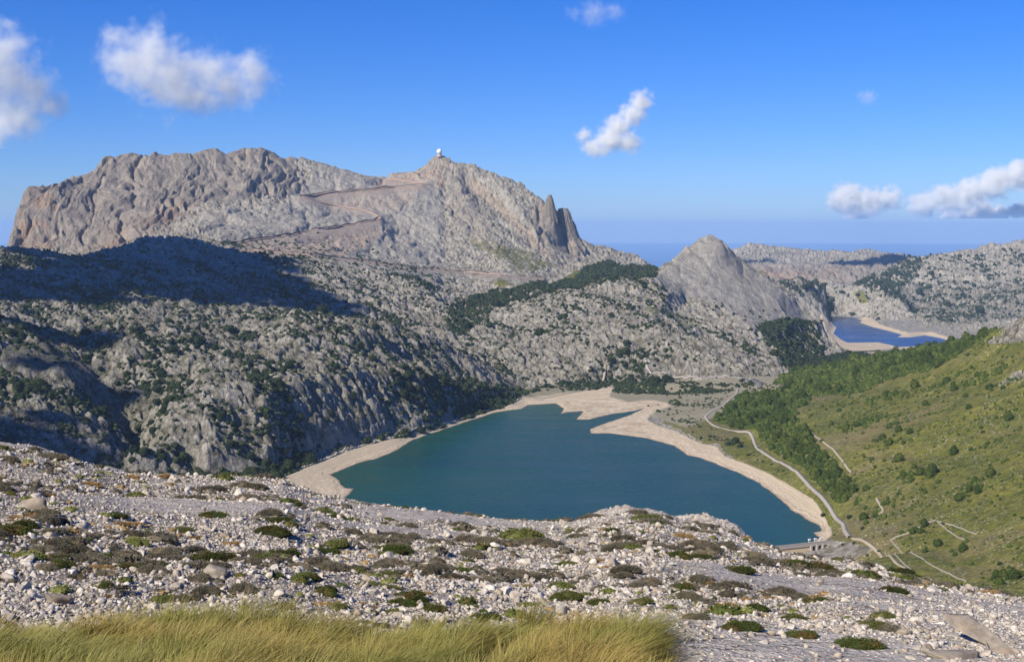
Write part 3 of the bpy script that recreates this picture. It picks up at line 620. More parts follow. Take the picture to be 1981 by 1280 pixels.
# ------------------------------------------------------------------ water, sea
def water_material(name, c1, c2, sc):
    t = NT(name); p = t.pos()
    col = t.mix(t.mr(t.noise(p, 0.0022, 3, 0.5, 0.6), 0.35, 0.65), c1, c2)
    d = t.mr(t.noise(t.vmul(p, (0.55, 1.6, 1)), 0.006, 4, 0.6), 0.66, 0.76, 0, 0.35)
    col = t.mix(d, col, (0.006, 0.03, 0.06))
    n = t.bump(t.noise(t.vmul(p, (1, 2.2, 1)), sc, 4, 0.6), 0.35, 0.6)
    sk = t.noise(t.vmul(p, (0.25, 1.6, 1)), 0.012, 5, 0.65)
    return t.bsdf(t.mix(t.mr(sk, 0.45, 0.7, 0, 0.35), col, tuple(q * 1.5 for q in c2)), t.mr(sk, 0.3, 0.7, 0.18, 0.34), n, 0.07)
def sheet(name, W, z, mat):
    c = np.array(W); m = c.mean(0); big = m + (c - m) * 1.0
    x0, y0 = big.min(0) - 60; x1, y1 = big.max(0) + 60
    V = [(x0, y0, z), (x1, y0, z), (x1, y1, z), (x0, y1, z)]
    return tag(obj(name, np_mesh(name, V, [(0, 1, 2, 3)], mat)), kind='structure')
w = sheet('lake_water', W1, LAKE_Z, water_material('lake_water', (0.017, 0.074, 0.048), (0.010, 0.056, 0.050), 0.35))
sheet('far_lake_water', W2, LAKE2_Z, water_material('far_lake_water', (0.010, 0.055, 0.17), (0.010, 0.045, 0.14), 0.2))
SEA_R = 96000.0
def sea():
    t = NT('sea_water'); p = t.pos()
    n = t.bump(t.noise(p, 0.01, 4, 0.6), 0.2, 5)
    m = t.bsdf(t.mix(t.noise(p, 0.0004, 3), (0.03, 0.14, 0.32), (0.035, 0.155, 0.34)), 0.35, n, 0.25)
    a = np.radians(np.linspace(-180, 180, 97)[:-1]); V = np.concatenate([[(0, 0, 0)], np.stack([np.sin(a) * SEA_R, np.cos(a) * SEA_R, 0 * a], -1)])
    F_ = [(0, 1 + (i + 1) % 96, 1 + i) for i in range(96)]
    return tag(obj('sea', np_mesh('sea', V, F_, m)), kind='structure')
sea()

# ------------------------------------------------------------------ haze: one even box of air
def haze():
    t = NT('haze_air'); v = t.n.new('ShaderNodeVolumePrincipled'); v.inputs['Color'].default_value = (0.48, 0.71, 1.0, 1)
    v.inputs['Density'].default_value = HAZE; v.inputs['Anisotropy'].default_value = 0.0
    t.l.new(v.outputs[0], t.out.inputs['Volume'])
    s = SEA_R * 1.02; V = [(x * s, y * s, z) for z in (-70.0, 1485.0) for x, y in ((-1, -1), (1, -1), (1, 1), (-1, 1))]
    me = np_mesh('haze', V, [(0, 3, 2, 1), (4, 5, 6, 7), (0, 1, 5, 4), (1, 2, 6, 5), (2, 3, 7, 6), (3, 0, 4, 7)], t.m)
    tag(obj('haze', me), kind='stuff')
haze()


# ------------------------------------------------------------------ the stony slope underfoot
CREST = [(-700,800,120),(-300,835,120),(0,868,118),(60,874,118),(120,886,116),(200,906,112),(250,918,112),(330,921,112),(400,924,112),(480,925,112),(548,930,112),(600,952,112),(650,964,112),(700,975,112),(780,985,112),(850,993,112),(920,1003,110),(1000,1012,108),(1060,1016,108),(1105,1015,108),
 (1150,1008,106),(1210,1001,105),(1280,1006,104),(1320,1020,104),(1380,1028,103),(1430,1046,102),(1490,1068,100),(1560,1084,98),(1640,1088,96),(1700,1102,95),(1800,1127,92),(1900,1145,90),(1985,1164,88),(2400,1250,84),(2900,1330,84)]
def fg_profile(az):
    u = 990.5 + F * np.tan(az)                                   # close enough for placing the crest by azimuth
    cu, cv, cd = np.array(CREST, float).T
    ca = np.array([ray(a, b)[0] for a, b in zip(cu, cv)]); ct = np.array([-ray(a, b)[1] for a, b in zip(cu, cv)])
    tc = np.interp(az, ca, ct); Dc = np.interp(az, ca, cd)
    tb = -np.array([ray(a, 1280)[1] for a in (-700, 0, 990, 1981, 2900)]); ab = [ray(a, 1280)[0] for a in (-700, 0, 990, 1981, 2900)]
    t0 = np.interp(az, ab, tb); D0 = np.interp(az, ab, [20.0, 21.0, 22.0, 26.0, 30.0])
    c = (t0 - tc) * D0 / (Dc - D0) ** 2; s = tc - 2 * c * Dc; h0 = c * Dc * Dc
    return h0, s, c, Dc, tc
def fg_height(x, y):
    D = np.hypot(x, y); az = np.arctan2(x, y); h0, s, c, Dc, tc = fg_profile(az)
    z = EYE - (h0 + s * D + c * D * D)
    over = D > Dc; e = D - Dc; sc = s + 2 * c * Dc
    z2 = EYE - (h0 + s * Dc + c * Dc * Dc) - sc * e - np.where(e < 60, 0.0040 * e * e, 0.0040 * 3600 + (e - 60) * 0.32)
    z = np.where(over, z2, z); nr = sm(15, 5, D); z = z * (1 - nr) + (EYE - 3.6 - 0.15 * D) * nr
    k = np.clip(D / 35, 0.35, 1.0) * (1 - 0.6 * sm(0.7, 1.0, D / Dc) * (D < Dc * 1.2))
    sw = fbm(x, y, 38, 3, 0.5, seed=51); z = z + sw * 0.75 * k
    led = fbm(x * 0.35 + y * 0.25, y * 1.2 - x * 0.3, 12, 4, 0.55, seed=52); z = z + led * 0.45 * k
    slab = sm(0.08, 0.24, fbm(x * 0.45, y * 1.1 - x * 0.25, 14, 3, 0.5, seed=53)) * sm(0.15, 0.35, az * 0.5 + 0.38 + 0.3 * fbm(x, y, 30, 2, seed=59))
    rub = billow(x, y, 1.9, 4, 0.6, seed=54)
    z = z + (1 - slab) * rub * 0.15 + slab * 0.07 + slab * billow(x * .5, y, 4, 5, .55, seed=55) * 0.07
    for (u, v, w, h) in ((1235, 1003, 4.2, 1.1), (1395, 1040, 1.9, 1.5), (1345, 1036, 1.3, 1.0), (1425, 1056, 1.0, 0.8), (1180, 1010, 2.6, 0.5), (40, 880, 3.5, 0.9), (250, 925, 2.4, 0.6), (700, 982, 2.8, 0.5)):
        a, t = ray(u, v); d0 = np.interp(a, [ray(p[0], p[1])[0] for p in CREST], [p[2] for p in CREST]) * 0.97
        q = ((x - d0 * math.sin(a)) ** 2 + ((y - d0 * math.cos(a)) * 0.7) ** 2) / (w * w)
        g = np.exp(-q ** 1.5); z = z + h * 0.6 * g * (1 + 0.4 * billow(x, y, 2.0, 4, .6, seed=57)); slab = np.maximum(slab, sm(.2, .6, g))
    return z, slab
def foreground():
    az = np.concatenate([np.radians(np.linspace(-31, -23.2, 60))[:-1], np.radians(np.linspace(-23.2, 23.2, 1250)), np.radians(np.linspace(23.2, 31, 60))[1:]])
    dd = np.concatenate([np.exp(np.linspace(math.log(2.2), math.log(9), 60))[:-1], np.exp(np.linspace(math.log(9), math.log(16), 60))[:-1], np.exp(np.linspace(math.log(16), math.log(135), 950)), np.exp(np.linspace(math.log(135), math.log(950), 90))[1:]])
    A, D = np.meshgrid(az, dd, indexing='ij'); x, y = D * np.sin(A), D * np.cos(A); z, slab = fg_height(x, y)
    id_ = np.arange(z.size).reshape(z.shape); q = np.stack([id_[:-1, :-1], id_[1:, :-1], id_[1:, 1:], id_[:-1, 1:]], -1).reshape(-1, 4)
    t = NT('limestone_rubble'); p = t.pos()
    sl = t.attr('slab'); n1 = t.noise(p, 0.9, 6, 0.7); n2 = t.noise(p, 6, 5, 0.7); n3 = t.noise(p, 0.22, 4, 0.6)
    c = t.ramp(n1, (0.28, (0.27, 0.225, 0.175)), (0.5, (0.42, 0.37, 0.305)), (0.72, (0.56, 0.515, 0.44)))
    c = t.mix(sl, c, t.ramp(t.noise(t.vmul(p, (0.4, 1.5, 1)), 0.8, 6, 0.65), (0.3, (0.47, 0.41, 0.33)), (0.7, (0.68, 0.62, 0.52))))
    vc = t.n.new('ShaderNodeTexVoronoi'); t.l.new(p, vc.inputs['Vector']); vc.inputs['Scale'].default_value = 9.0
    sep = t.n.new('ShaderNodeSeparateColor'); t.l.new(vc.outputs['Color'], sep.inputs[0])
    rub = t.math('SUBTRACT', 1.0, sl)
    c = t.mix(t.math('MULTIPLY', t.mr(sep.outputs[0], 0.1, 0.9, 0.65, 0.0), rub), c, (0.17, 0.145, 0.12))
    c = t.mix(t.math('MULTIPLY', t.mr(sep.outputs[1], 0.6, 1.0, 0.0, 0.6), rub), c, (0.62, 0.585, 0.54))
    c = t.mix(t.math('MULTIPLY', t.mr(t.voro(p, 9.0, 'Distance', 'DISTANCE_TO_EDGE'), 0.12, 0.02, 0, 0.8), rub), c, (0.08, 0.065, 0.05))
    c = t.mix(t.mr(n2, 0.42, 0.58, 0.35, 0.0), c, (0.12, 0.105, 0.09))
    ck = t.n.new('ShaderNodeTexVoronoi'); ck.feature = 'DISTANCE_TO_EDGE'; ck.inputs['Scale'].default_value = 0.9
    wv = t.n.new('ShaderNodeVectorMath'); wv.operation = 'ADD'; t.l.new(t.vmul(p, (0.6, 1.5, 1)), wv.inputs[0]); t.l.new(t.vmul(t.noise(p, 1.2, 4, .6, 0, True), (1.4, 1.4, 1.4)), wv.inputs[1]); t.l.new(wv.outputs[0], ck.inputs['Vector'])
    c = t.mix(t.math('MULTIPLY', t.mr(ck.outputs[0], 0.05, 0.01, 0, 0.85), sl), c, (0.09, 0.07, 0.05))
    dry = t.math('MULTIPLY', t.mr(t.noise(p, 0.5, 5, 0.65), 0.62, 0.70, 0, 0.8), t.math('SUBTRACT', 1.0, t.math('MULTIPLY', sl, 0.7)))
    c = t.mix(dry, c, t.mix(n1, (0.16, 0.12, 0.06), (0.33, 0.235, 0.11)))
    grn = t.math('MULTIPLY', t.mr(t.noise(p, 0.16, 5, 0.7), 0.60, 0.68, 0, 0.7), t.math('SUBTRACT', 1.0, sl))
    c = t.mix(grn, c, t.mix(n2, (0.07, 0.065, 0.04), (0.15, 0.135, 0.075)))
    b = t.math('ADD', n2, t.math('MULTIPLY', t.voro(p, 9.0), t.math('SUBTRACT', 0.3, sl)))
    m = t.bsdf(c, 0.95, t.bump(b, 0.8, 0.10), 0.15)
    me = np_mesh('stony_slope', np.stack([x.ravel(), y.ravel(), z.ravel()], -1), q, m, True, {'slab': slab.ravel()})
    tag(obj('stony_slope', me), kind='structure')
foreground(); log('foreground')

# ------------------------------------------------------------------ low-poly shapes by numpy
def ico(sub):
    g = (1 + 5 ** .5) / 2
    V = [(-1,g,0),(1,g,0),(-1,-g,0),(1,-g,0),(0,-1,g),(0,1,g),(0,-1,-g),(0,1,-g),(g,0,-1),(g,0,1),(-g,0,-1),(-g,0,1)]
    Fc = [(0,11,5),(0,5,1),(0,1,7),(0,7,10),(0,10,11),(1,5,9),(5,11,4),(11,10,2),(10,7,6),(7,1,8),(3,9,4),(3,4,2),(3,2,6),(3,6,8),(3,8,9),(4,9,5),(2,4,11),(6,2,10),(8,6,7),(9,8,1)]
    V = [Vector(v).normalized() for v in V]
    for _ in range(sub):
        c = {}; N = []
        def mid(a, b):
            k = (min(a, b), max(a, b))
            if k not in c: V.append((V[a] + V[b]).normalized()); c[k] = len(V) - 1
            return c[k]
        for a, b, d in Fc:
            x, y, z = mid(a, b), mid(b, d), mid(d, a); N += [(a, x, z), (b, y, x), (d, z, y), (x, y, z)]
        Fc = N
    return np.array([tuple(v) for v in V]), np.array(Fc)
ICO = [ico(0), ico(1), ico(2)]
RS = np.random.RandomState(11)
def stone_shape(sub, sq=0.3):
    V, Fc = ICO[sub]; V = V.copy(); n = len(V)
    dirs = RS.normal(size=(11, 3)); dirs /= np.linalg.norm(dirs, axis=1)[:, None]; cut = RS.uniform(0.36, 0.8, 11)
    for d, k in zip(dirs, cut):                                   # plane cuts give flat broken faces
        s = V @ d; m = s > k; V[m] -= np.outer(s[m] - k, d)
    V *= 1 + RS.uniform(-0.10, 0.10, (n, 1)); V *= np.array([1.0, RS.uniform(0.65, 1.0), RS.uniform(0.5, 0.85)])
    return V, Fc
def scatter_mesh(name, shapes, pos, size, rot, mat, tilt=0.35, zs=None, smooth=False, leafy=False):
    """merge many copies of a few shapes into one mesh"""
    Vs, Fs, At = [], [], []; off = 0; pick = RS.randint(0, len(shapes), len(pos))
    for k, (V, Fc) in enumerate(shapes):
        m = pick == k; n = m.sum()
        if not n: continue
        ca, sa = np.cos(rot[m]), np.sin(rot[m]); s = size[m]
        v = V[None] * s[:, None, None] if s.ndim == 1 else V[None] * s[:, None, :]
        tx, ty = RS.normal(0, tilt, n), RS.normal(0, tilt, n)
        x, y, z = v[..., 0], v[..., 1], v[..., 2]
        z = z + x * tx[:, None] + y * ty[:, None]
        X = x * ca[:, None] - y * sa[:, None]; Y = x * sa[:, None] + y * ca[:, None]
        P = np.stack([X, Y, z], -1) + pos[m][:, None, :]
        Vs.append(P.reshape(-1, 3)); Fs.append((Fc[None] + (np.arange(n) * len(V))[:, None, None] + off).reshape(-1, Fc.shape[1])); off += n * len(V)
        At.append(np.repeat(RS.rand(n), len(V)))
    A_ = np.concatenate(At)
    if leafy: A_ = np.clip(A_ * .35 + RS.rand(len(A_)) * .65, 0, 1)
    return np_mesh(name, np.concatenate(Vs), np.concatenate(Fs), mat, smooth, {'rnd': A_})

# ------------------------------------------------------------------ loose stones
def stone_material():
    t = NT('broken_limestone'); p = t.obj(); r = t.math('ADD', t.attr('rnd'), t.rand())
    r = t.math('FRACT', r)
    c = t.ramp(r, (0.0, (0.33, 0.27, 0.19)), (0.3, (0.50, 0.44, 0.35)), (0.7, (0.61, 0.55, 0.455)), (1.0, (0.72, 0.67, 0.58)))
    n = t.noise(t.pos(), 7, 6, 0.7)
    c = t.mix(t.mr(n, 0.38, 0.6, 0.6, 0.0), c, (0.20, 0.17, 0.14))
    c = t.mix(t.mr(t.noise(t.pos(), 2.3, 4, .6), 0.58, 0.7, 0, 0.45), c, (0.47, 0.33, 0.20))
    return t.bsdf(c, 0.93, t.bump(n, 0.6, 0.03), 0.2)
M_STONE = stone_material()
def fg_points(n, dmin, dmax, power=1.0, amax=24.5):
    """points on the slope, spread so that their number falls with distance about as it looks"""
    q = RS.rand(n); D = np.exp(math.log(dmin) + q ** power * math.log(dmax / dmin)); a = np.radians(RS.uniform(-amax, amax, n))
    x, y = D * np.sin(a), D * np.cos(a); z, slab = fg_height(x, y); return x, y, z, slab, D, a
def stones():
    x, y, z, slab, D, a = fg_points(280000, 17, 124, 0.85)
    dens = np.clip(1.15 - slab * 0.88 + 0.9 * fbm(x, y, 9, 3, seed=61), 0.06, 1); k = RS.rand(len(x)) < dens
    x, y, z, D, a = x[k], y[k], z[k], D[k], a[k]
    s = np.exp(RS.normal(-3.55, 0.62, len(x))) * (0.72 + D / 70.0); s = np.clip(s, 0.016, np.minimum(0.36, D * 0.0058))
    pos = np.stack([x, y, z + s * 0.02], -1)
    big = np.argsort(-(s / D))[:300]; rest = np.ones(len(x), bool); rest[big] = False
    sh = [stone_shape(0) for _ in range(14)]; sh1 = [stone_shape(1) for _ in range(10)]
    nearer = rest & (s / D > 0.0026); far_ = rest & ~nearer
    # one mesh for the rubble nobody could count
    A = scatter_mesh('rubble', sh, pos[far_], s[far_], RS.uniform(0, 6.28, far_.sum()), M_STONE)
    tag(obj('rubble_stones', A), 'loose pale limestone rubble covering the slope', kind='stuff')
    B = scatter_mesh('rubble_near', sh1, pos[nearer], s[nearer], RS.uniform(0, 6.28, nearer.sum()), M_STONE)
    tag(obj('rubble_stones', B), 'fist-sized limestone rubble lying between the larger stones', kind='stuff')
    sh2 = []
    for i in range(12):
        V, Fc = stone_shape(2); me = np_mesh('stone', V, Fc, M_STONE, False, {'rnd': np.zeros(len(V))}); sh2.append(me)
    for n_, i in enumerate(big):
        o = obj('stone', sh2[n_ % 12], None, (x[i], y[i], z[i] + s[i] * 0.05), (RS.normal(0, .3), RS.normal(0, .3), RS.uniform(0, 6.28)), (s[i] * 1.25,) * 3)
        tag(o, zone_label('angular pale limestone block', D[i], a[i], s[i] / D[i] > 0.012), 'stone', 'loose stones on the slope')
    log('stones', rest.sum())
def zone_label(what, D, a, large=False, brow=80):
    u = 990.5 + F * math.tan(a)
    lr = ('far left', 'left', 'centre', 'right', 'far right')[int(np.clip(u / 1981 * 5, 0, 4))]
    fb = 'near the tall grass' if D < 34 else ('low on the slope' if D < 52 else ('halfway along the slope' if D < brow else 'near the brow'))
    return ('large ' if large else '') + what + ', ' + fb + ', ' + lr
stones()

# ------------------------------------------------------------------ cushion shrubs
def cushion_mesh(name, mat, n, spike, seed, flat=0.56):
    r = np.random.RandomState(seed); V, Fc = ICO[2]; V = V.copy()
    lob = np.array([1 + 0.16 * math.sin(3 * math.atan2(v[1], v[0]) + seed) + 0.10 * math.sin(5 * math.atan2(v[1], v[0]) + 2 * seed) for v in V])
    V[:, :2] *= lob[:, None] * 0.9; V[:, 2] = np.where(V[:, 2] > 0, V[:, 2] * 0.9, V[:, 2] * 0.35); V *= 1 + r.uniform(-0.13, 0.13, (len(V), 1)); V *= 0.9
    Vs, Fs = [V * np.array([1, 1, flat / 1.0])], [Fc]; off = len(V)
    # leaf sprays standing off the dome
    th = r.uniform(0, 6.283, n); ph = np.arccos(r.uniform(0.02, 1, n)); d = np.stack([np.sin(ph) * np.cos(th), np.sin(ph) * np.sin(th), np.cos(ph)], -1)
    lob = 1 + 0.16 * np.sin(3 * th + seed) + 0.10 * np.sin(5 * th + 2 * seed)
    base = d * np.array([1, 1, flat]) * (lob * np.where(np.sin(ph) > 0, 0.88, 1))[:, None] * r.uniform(0.82, 1.0, n)[:, None]
    nr = d * np.array([1, 1, 1.6]); nr += r.normal(0, .45, (n, 3)); nr /= np.linalg.norm(nr, axis=1)[:, None]
    sd = np.cross(nr, r.normal(size=(n, 3))); sd /= np.linalg.norm(sd, axis=1)[:, None]
    w, l = spike * 0.34, spike * r.uniform(0.7, 1.5, n)[:, None]
    T = np.stack([base - sd * w, base + sd * w, base + nr * l + sd * w * .3], 1).reshape(-1, 3)
    Vs.append(T); Fs.append(np.arange(3 * n).reshape(-1, 3) + off)
    return np_mesh(name, np.concatenate(Vs), np.concatenate(Fs), mat, False, {'rnd': np.concatenate([np.full(off, 0.0), np.repeat(r.rand(n), 3)])})
def leaf_mat(name, dark, light, tip, sc=1.5):
    t = NT(name); c = t.mix(t.attr('rnd'), dark, light); c = t.mix(t.mr(t.noise(t.pos(), sc, 4, .7), 0.5, 0.68, 0, 0.8), c, tip)
    h = t.n.new('ShaderNodeHueSaturation'); t.l.new(c, h.inputs['Color']); t.l.new(t.mr(t.rand(), 0, 1, 0.7, 1.35), h.inputs['Value'])
    return t.bsdf(h.outputs[0], 0.9, None, 0.15)
M_GREY = leaf_mat('grey_cushion', (0.070, 0.062, 0.040), (0.21, 0.19, 0.135), (0.20, 0.15, 0.095))
M_GREEN = leaf_mat('green_cushion', (0.030, 0.042, 0.012), (0.085, 0.105, 0.022), (0.13, 0.075, 0.028))
M_LIME = leaf_mat('yellow_green_cushion', (0.085, 0.10, 0.025), (0.20, 0.21, 0.065), (0.24, 0.21, 0.10))
M_STRAW = leaf_mat('dry_tuft', (0.20, 0.13, 0.055), (0.42, 0.29, 0.13), (0.34, 0.21, 0.09))
def shrubs():
    kinds = {
     'grey': ('cushion_shrub', [cushion_mesh('cushion_shrub', M_GREY, 3600, 0.062, s) for s in (1, 2, 3, 4, 5)], 'grey-brown cushion shrub', 'grey cushion shrubs on the stony slope', 300, 0.18),
     'green': ('juniper_cushion', [cushion_mesh('juniper_cushion', M_GREEN, 4200, 0.062, s, 0.5) for s in (6, 7, 8, 9)], 'dark green mat-like shrub', 'dark green mats on the stony slope', 45, 0.22),
     'lime': ('broom_cushion', [cushion_mesh('broom_cushion', M_LIME, 3400, 0.07, s, 0.55) for s in (10, 11, 12)], 'yellow-green cushion shrub', 'yellow-green cushions on the stony slope', 45, 0.19),
     'straw': ('dry_tuft', [cushion_mesh('dry_tuft', M_STRAW, 1500, 0.11, s, 0.4) for s in (13, 14)], 'dry straw-coloured grass tuft', 'dry tufts between the stones', 90, 0.12)}
    low = {}
    for k, (nm, meshes, txt, grp, cnt, sz) in kinds.items():
        N = cnt * (52 if k == 'grey' else 50)
        x, y, z, slab, D, a = fg_points(N, 19, 122, 0.72)
        cl = fbm(x, y, 9, 4, 0.7, seed={'grey': 71, 'green': 72, 'lime': 73, 'straw': 74}[k])
        keep = RS.rand(N) < np.clip(0.22 + cl * 1.9 - slab * 0.9 - .05, 0, 1)
        x, y, z, D, a = x[keep], y[keep], z[keep], D[keep], a[keep]
        s = sz * np.exp(RS.normal(0, 0.5, len(x))) * np.clip(0.85 + D / 160, 0.8, 1.9)
        s = np.minimum(s, D * (0.0125 if k == 'grey' else 0.0085 if k == 'straw' else 0.0115) * RS.uniform(.7, 1.1, len(s)))
        order = np.argsort(-(s / D))
        for j, i in enumerate(order[:cnt]):
            o = obj(nm, meshes[j % len(meshes)], None, (x[i], y[i], z[i] - 0.02), (0, 0, RS.uniform(0, 6.28)), (s[i] * RS.uniform(.9, 1.5), s[i] * RS.uniform(.8, 1.1), s[i] * RS.uniform(.8, 1.15)))
            sl = -0.2; o.rotation_euler = (sl * 0.9, 0, o.rotation_euler[2] * 0 + RS.uniform(-.6, .6))
            tag(o, zone_label(txt, D[i], a[i], s[i] / D[i] > 0.02), 'shrub', grp)
        r = order[cnt:]
        V, Fc = ICO[1]; shapes = []
        for q in range(9):
            v = V * (1 + RS.uniform(-.3, .3, (len(V), 1))) * .82; v[:, 2] *= 0.6; nl = 110
            dd_ = RS.normal(size=(nl, 3)); dd_[:, 2] = np.abs(dd_[:, 2]); dd_ /= np.linalg.norm(dd_, axis=1)[:, None]; b_ = dd_ * np.array([1, 1, .6]) * RS.uniform(.7, .95, nl)[:, None]
            n_ = dd_ + RS.normal(0, .5, (nl, 3)); n_ /= np.linalg.norm(n_, axis=1)[:, None]; s_ = np.cross(n_, RS.normal(size=(nl, 3))); s_ /= np.linalg.norm(s_, axis=1)[:, None]
            tri = np.stack([b_ - s_ * .09, b_ + s_ * .09, b_ + n_ * RS.uniform(.15, .32, nl)[:, None]], 1).reshape(-1, 3)
            shapes.append((np.concatenate([v, tri]), np.concatenate([Fc, np.arange(3 * nl).reshape(-1, 3) + len(v)])))
        q_ = np.exp(RS.normal(-.5, .35, len(r))); sc = np.stack([s[r] * 1.15 * q_, s[r] * .9 * q_, s[r] * q_], -1)
        if len(r):
            me = scatter_mesh('small_' + nm, shapes, np.stack([x[r], y[r], z[r]], -1), sc, RS.uniform(-.6, .6, len(r)), meshes[0].materials[0], 0.1, leafy=True)
            tag(obj('low_scrub', me), 'small scattered ' + txt.replace('shrub', 'shrubs').replace('tuft', 'tufts') + ' seen far up the slope', kind='stuff')
    # the dark mats one can pick out in the picture, by where they lie
    M_ = kinds['green']; G_ = kinds['lime']
    named = [(415, 1082, 1.45, 'green', 'broad dark green mat alone on the left stones above the grass'), (20, 1028, 1.3, 'green', 'dark brown-green mat cut by the left edge of the picture'),
             (625, 1064, 0.9, 'green', 'round dark green shrub left of two brownish mats'), (528, 1026, 1.1, 'green', 'dark brown-topped mat on the left-hand rubble'), (762, 1062, 1.0, 'green', 'dark green mat right of the round dark shrub'),
             (1160, 1160, 0.75, 'green', 'small dark green mat just above the grass clump'), (1560, 1100, 1.5, 'green', 'wide dark green mat below the dam'), (1430, 1210, 1.25, 'green', 'wide bright-edged green mat right of the tall grass'),
             (1550, 1225, 1.0, 'green', 'green mat between the wide mat and the lower right boulder'), (1660, 1245, 1.3, 'green', 'long green mat at the bottom right beside pale stones'), (1725, 1138, 0.8, 'green', 'small green mat on the right slab'),
             (320, 1155, 0.75, 'lime', 'bright green bush among the stones above the grass at left'), (1430, 1100, 0.9, 'green', 'narrow green mat on the pale ledge left of the dam'), (1010, 1036, 1.3, 'lime', 'long yellow-green cushion near the brow above the lake'),
             (1350, 1190, 0.8, 'grey', 'grey cushion touching the right end of the tall grass'), (80, 1060, 0.8, 'grey', 'grey cushion below the dark mat at the left edge')]
    for i, (u, v, w, k, lab) in enumerate(named):
        p = fg_hit(u, v + 6)
        if p is None: continue
        nm, meshes = kinds[k][0], kinds[k][1]; D = math.hypot(p[0], p[1]); s = w * D / 36 * 0.52
        o = obj(nm, meshes[i % len(meshes)], None, (p[0], p[1], p[2] - 0.03), (-0.18, 0, RS.uniform(-.3, .3)), (s * 1.1, s * 0.75, s * 0.85)); tag(o, lab, 'shrub')
def fg_hit(u, v):
    a, t = ray(u, v); D = np.exp(np.linspace(math.log(12), math.log(140), 1500)); x, y = D * math.sin(a), D * math.cos(a)
    z, _ = fg_height(x, y); ok = np.nonzero((z - EYE) / D >= t)[0]
    if not len(ok): return None
    j = ok[0]; return x[j], y[j], z[j]
shrubs(); log('shrubs')

# ------------------------------------------------------------------ bottom right boulder, leaning on a lower block
def boulders():
    t = NT('grey_boulder'); p = t.pos(); n = t.noise(p, 3, 6, .7)
    c = t.ramp(n, (0.3, (0.18, 0.145, 0.105)), (0.5, (0.29, 0.245, 0.19)), (0.7, (0.40, 0.355, 0.295))); c = t.mix(t.mr(t.noise(p, 1.1, 4, .6), 0.52, 0.66, 0, .7), c, (0.43, 0.30, 0.17))
    m = t.bsdf(c, 0.92, t.bump(n, 0.7, 0.05), 0.2)
    def rock(name, u, v, sx, sy, sz, rot, lab, seed, dz=0.0):
        q = fg_hit(u, v)
        if q is None: return
        global RS; keep = RS; RS = np.random.RandomState(seed); V, Fc = stone_shape(2); RS = keep
        V2, F2 = V, Fc
        x, y = V2[:, 0] * 3, V2[:, 1] * 3; V2 = V2 * (1 + 0.06 * perlin(x + seed, y + V2[:, 2] * 3)[:, None])
        o = obj(name, np_mesh(name, V2, F2, m, False), None, (q[0], q[1], q[2] + dz), rot, (sx, sy, sz)); tag(o, lab, 'boulder')
    rock('boulder', 1880, 1240, 1.05, 0.6, 0.22, (0.5, 0.30, -0.35), 'tilted brown slab leaning over a dark gap at the lower right corner', 5, 0.28)
    rock('boulder', 1935, 1262, 0.6, 0.45, 0.2, (0.4, 0.4, -0.3), 'lower grey slab leaning behind the tilted brown slab', 8, 0.1)
    rock('boulder', 1850, 1272, 0.7, 0.45, 0.26, (0.2, 0.1, 0.2), 'rounded buff boulder under the tilted brown slab', 9, 0.0)
    rock('boulder', 1795, 1262, 0.26, 0.2, 0.34, (0.1, -0.3, 0.2), 'upright cream-coloured stone left of the tilted slab', 12, 0.05)
    rock('boulder', 60, 985, 1.0, 0.7, 0.8, (0.1, 0, 0.4), 'grey block with a dark shaded side at the left edge above the rubble', 14, 0.0)
    rock('boulder', 420, 1115, 0.45, 0.35, 0.4, (0.1, 0, 0.4), 'pale knobbly stone in front of the broad dark green mat', 15, 0.05)
    rock('boulder', 110, 1165, 0.35, 0.28, 0.3, (0.1, 0.2, 0.4), 'white block beside a cushion above the left grass', 16, 0.05)
boulders()

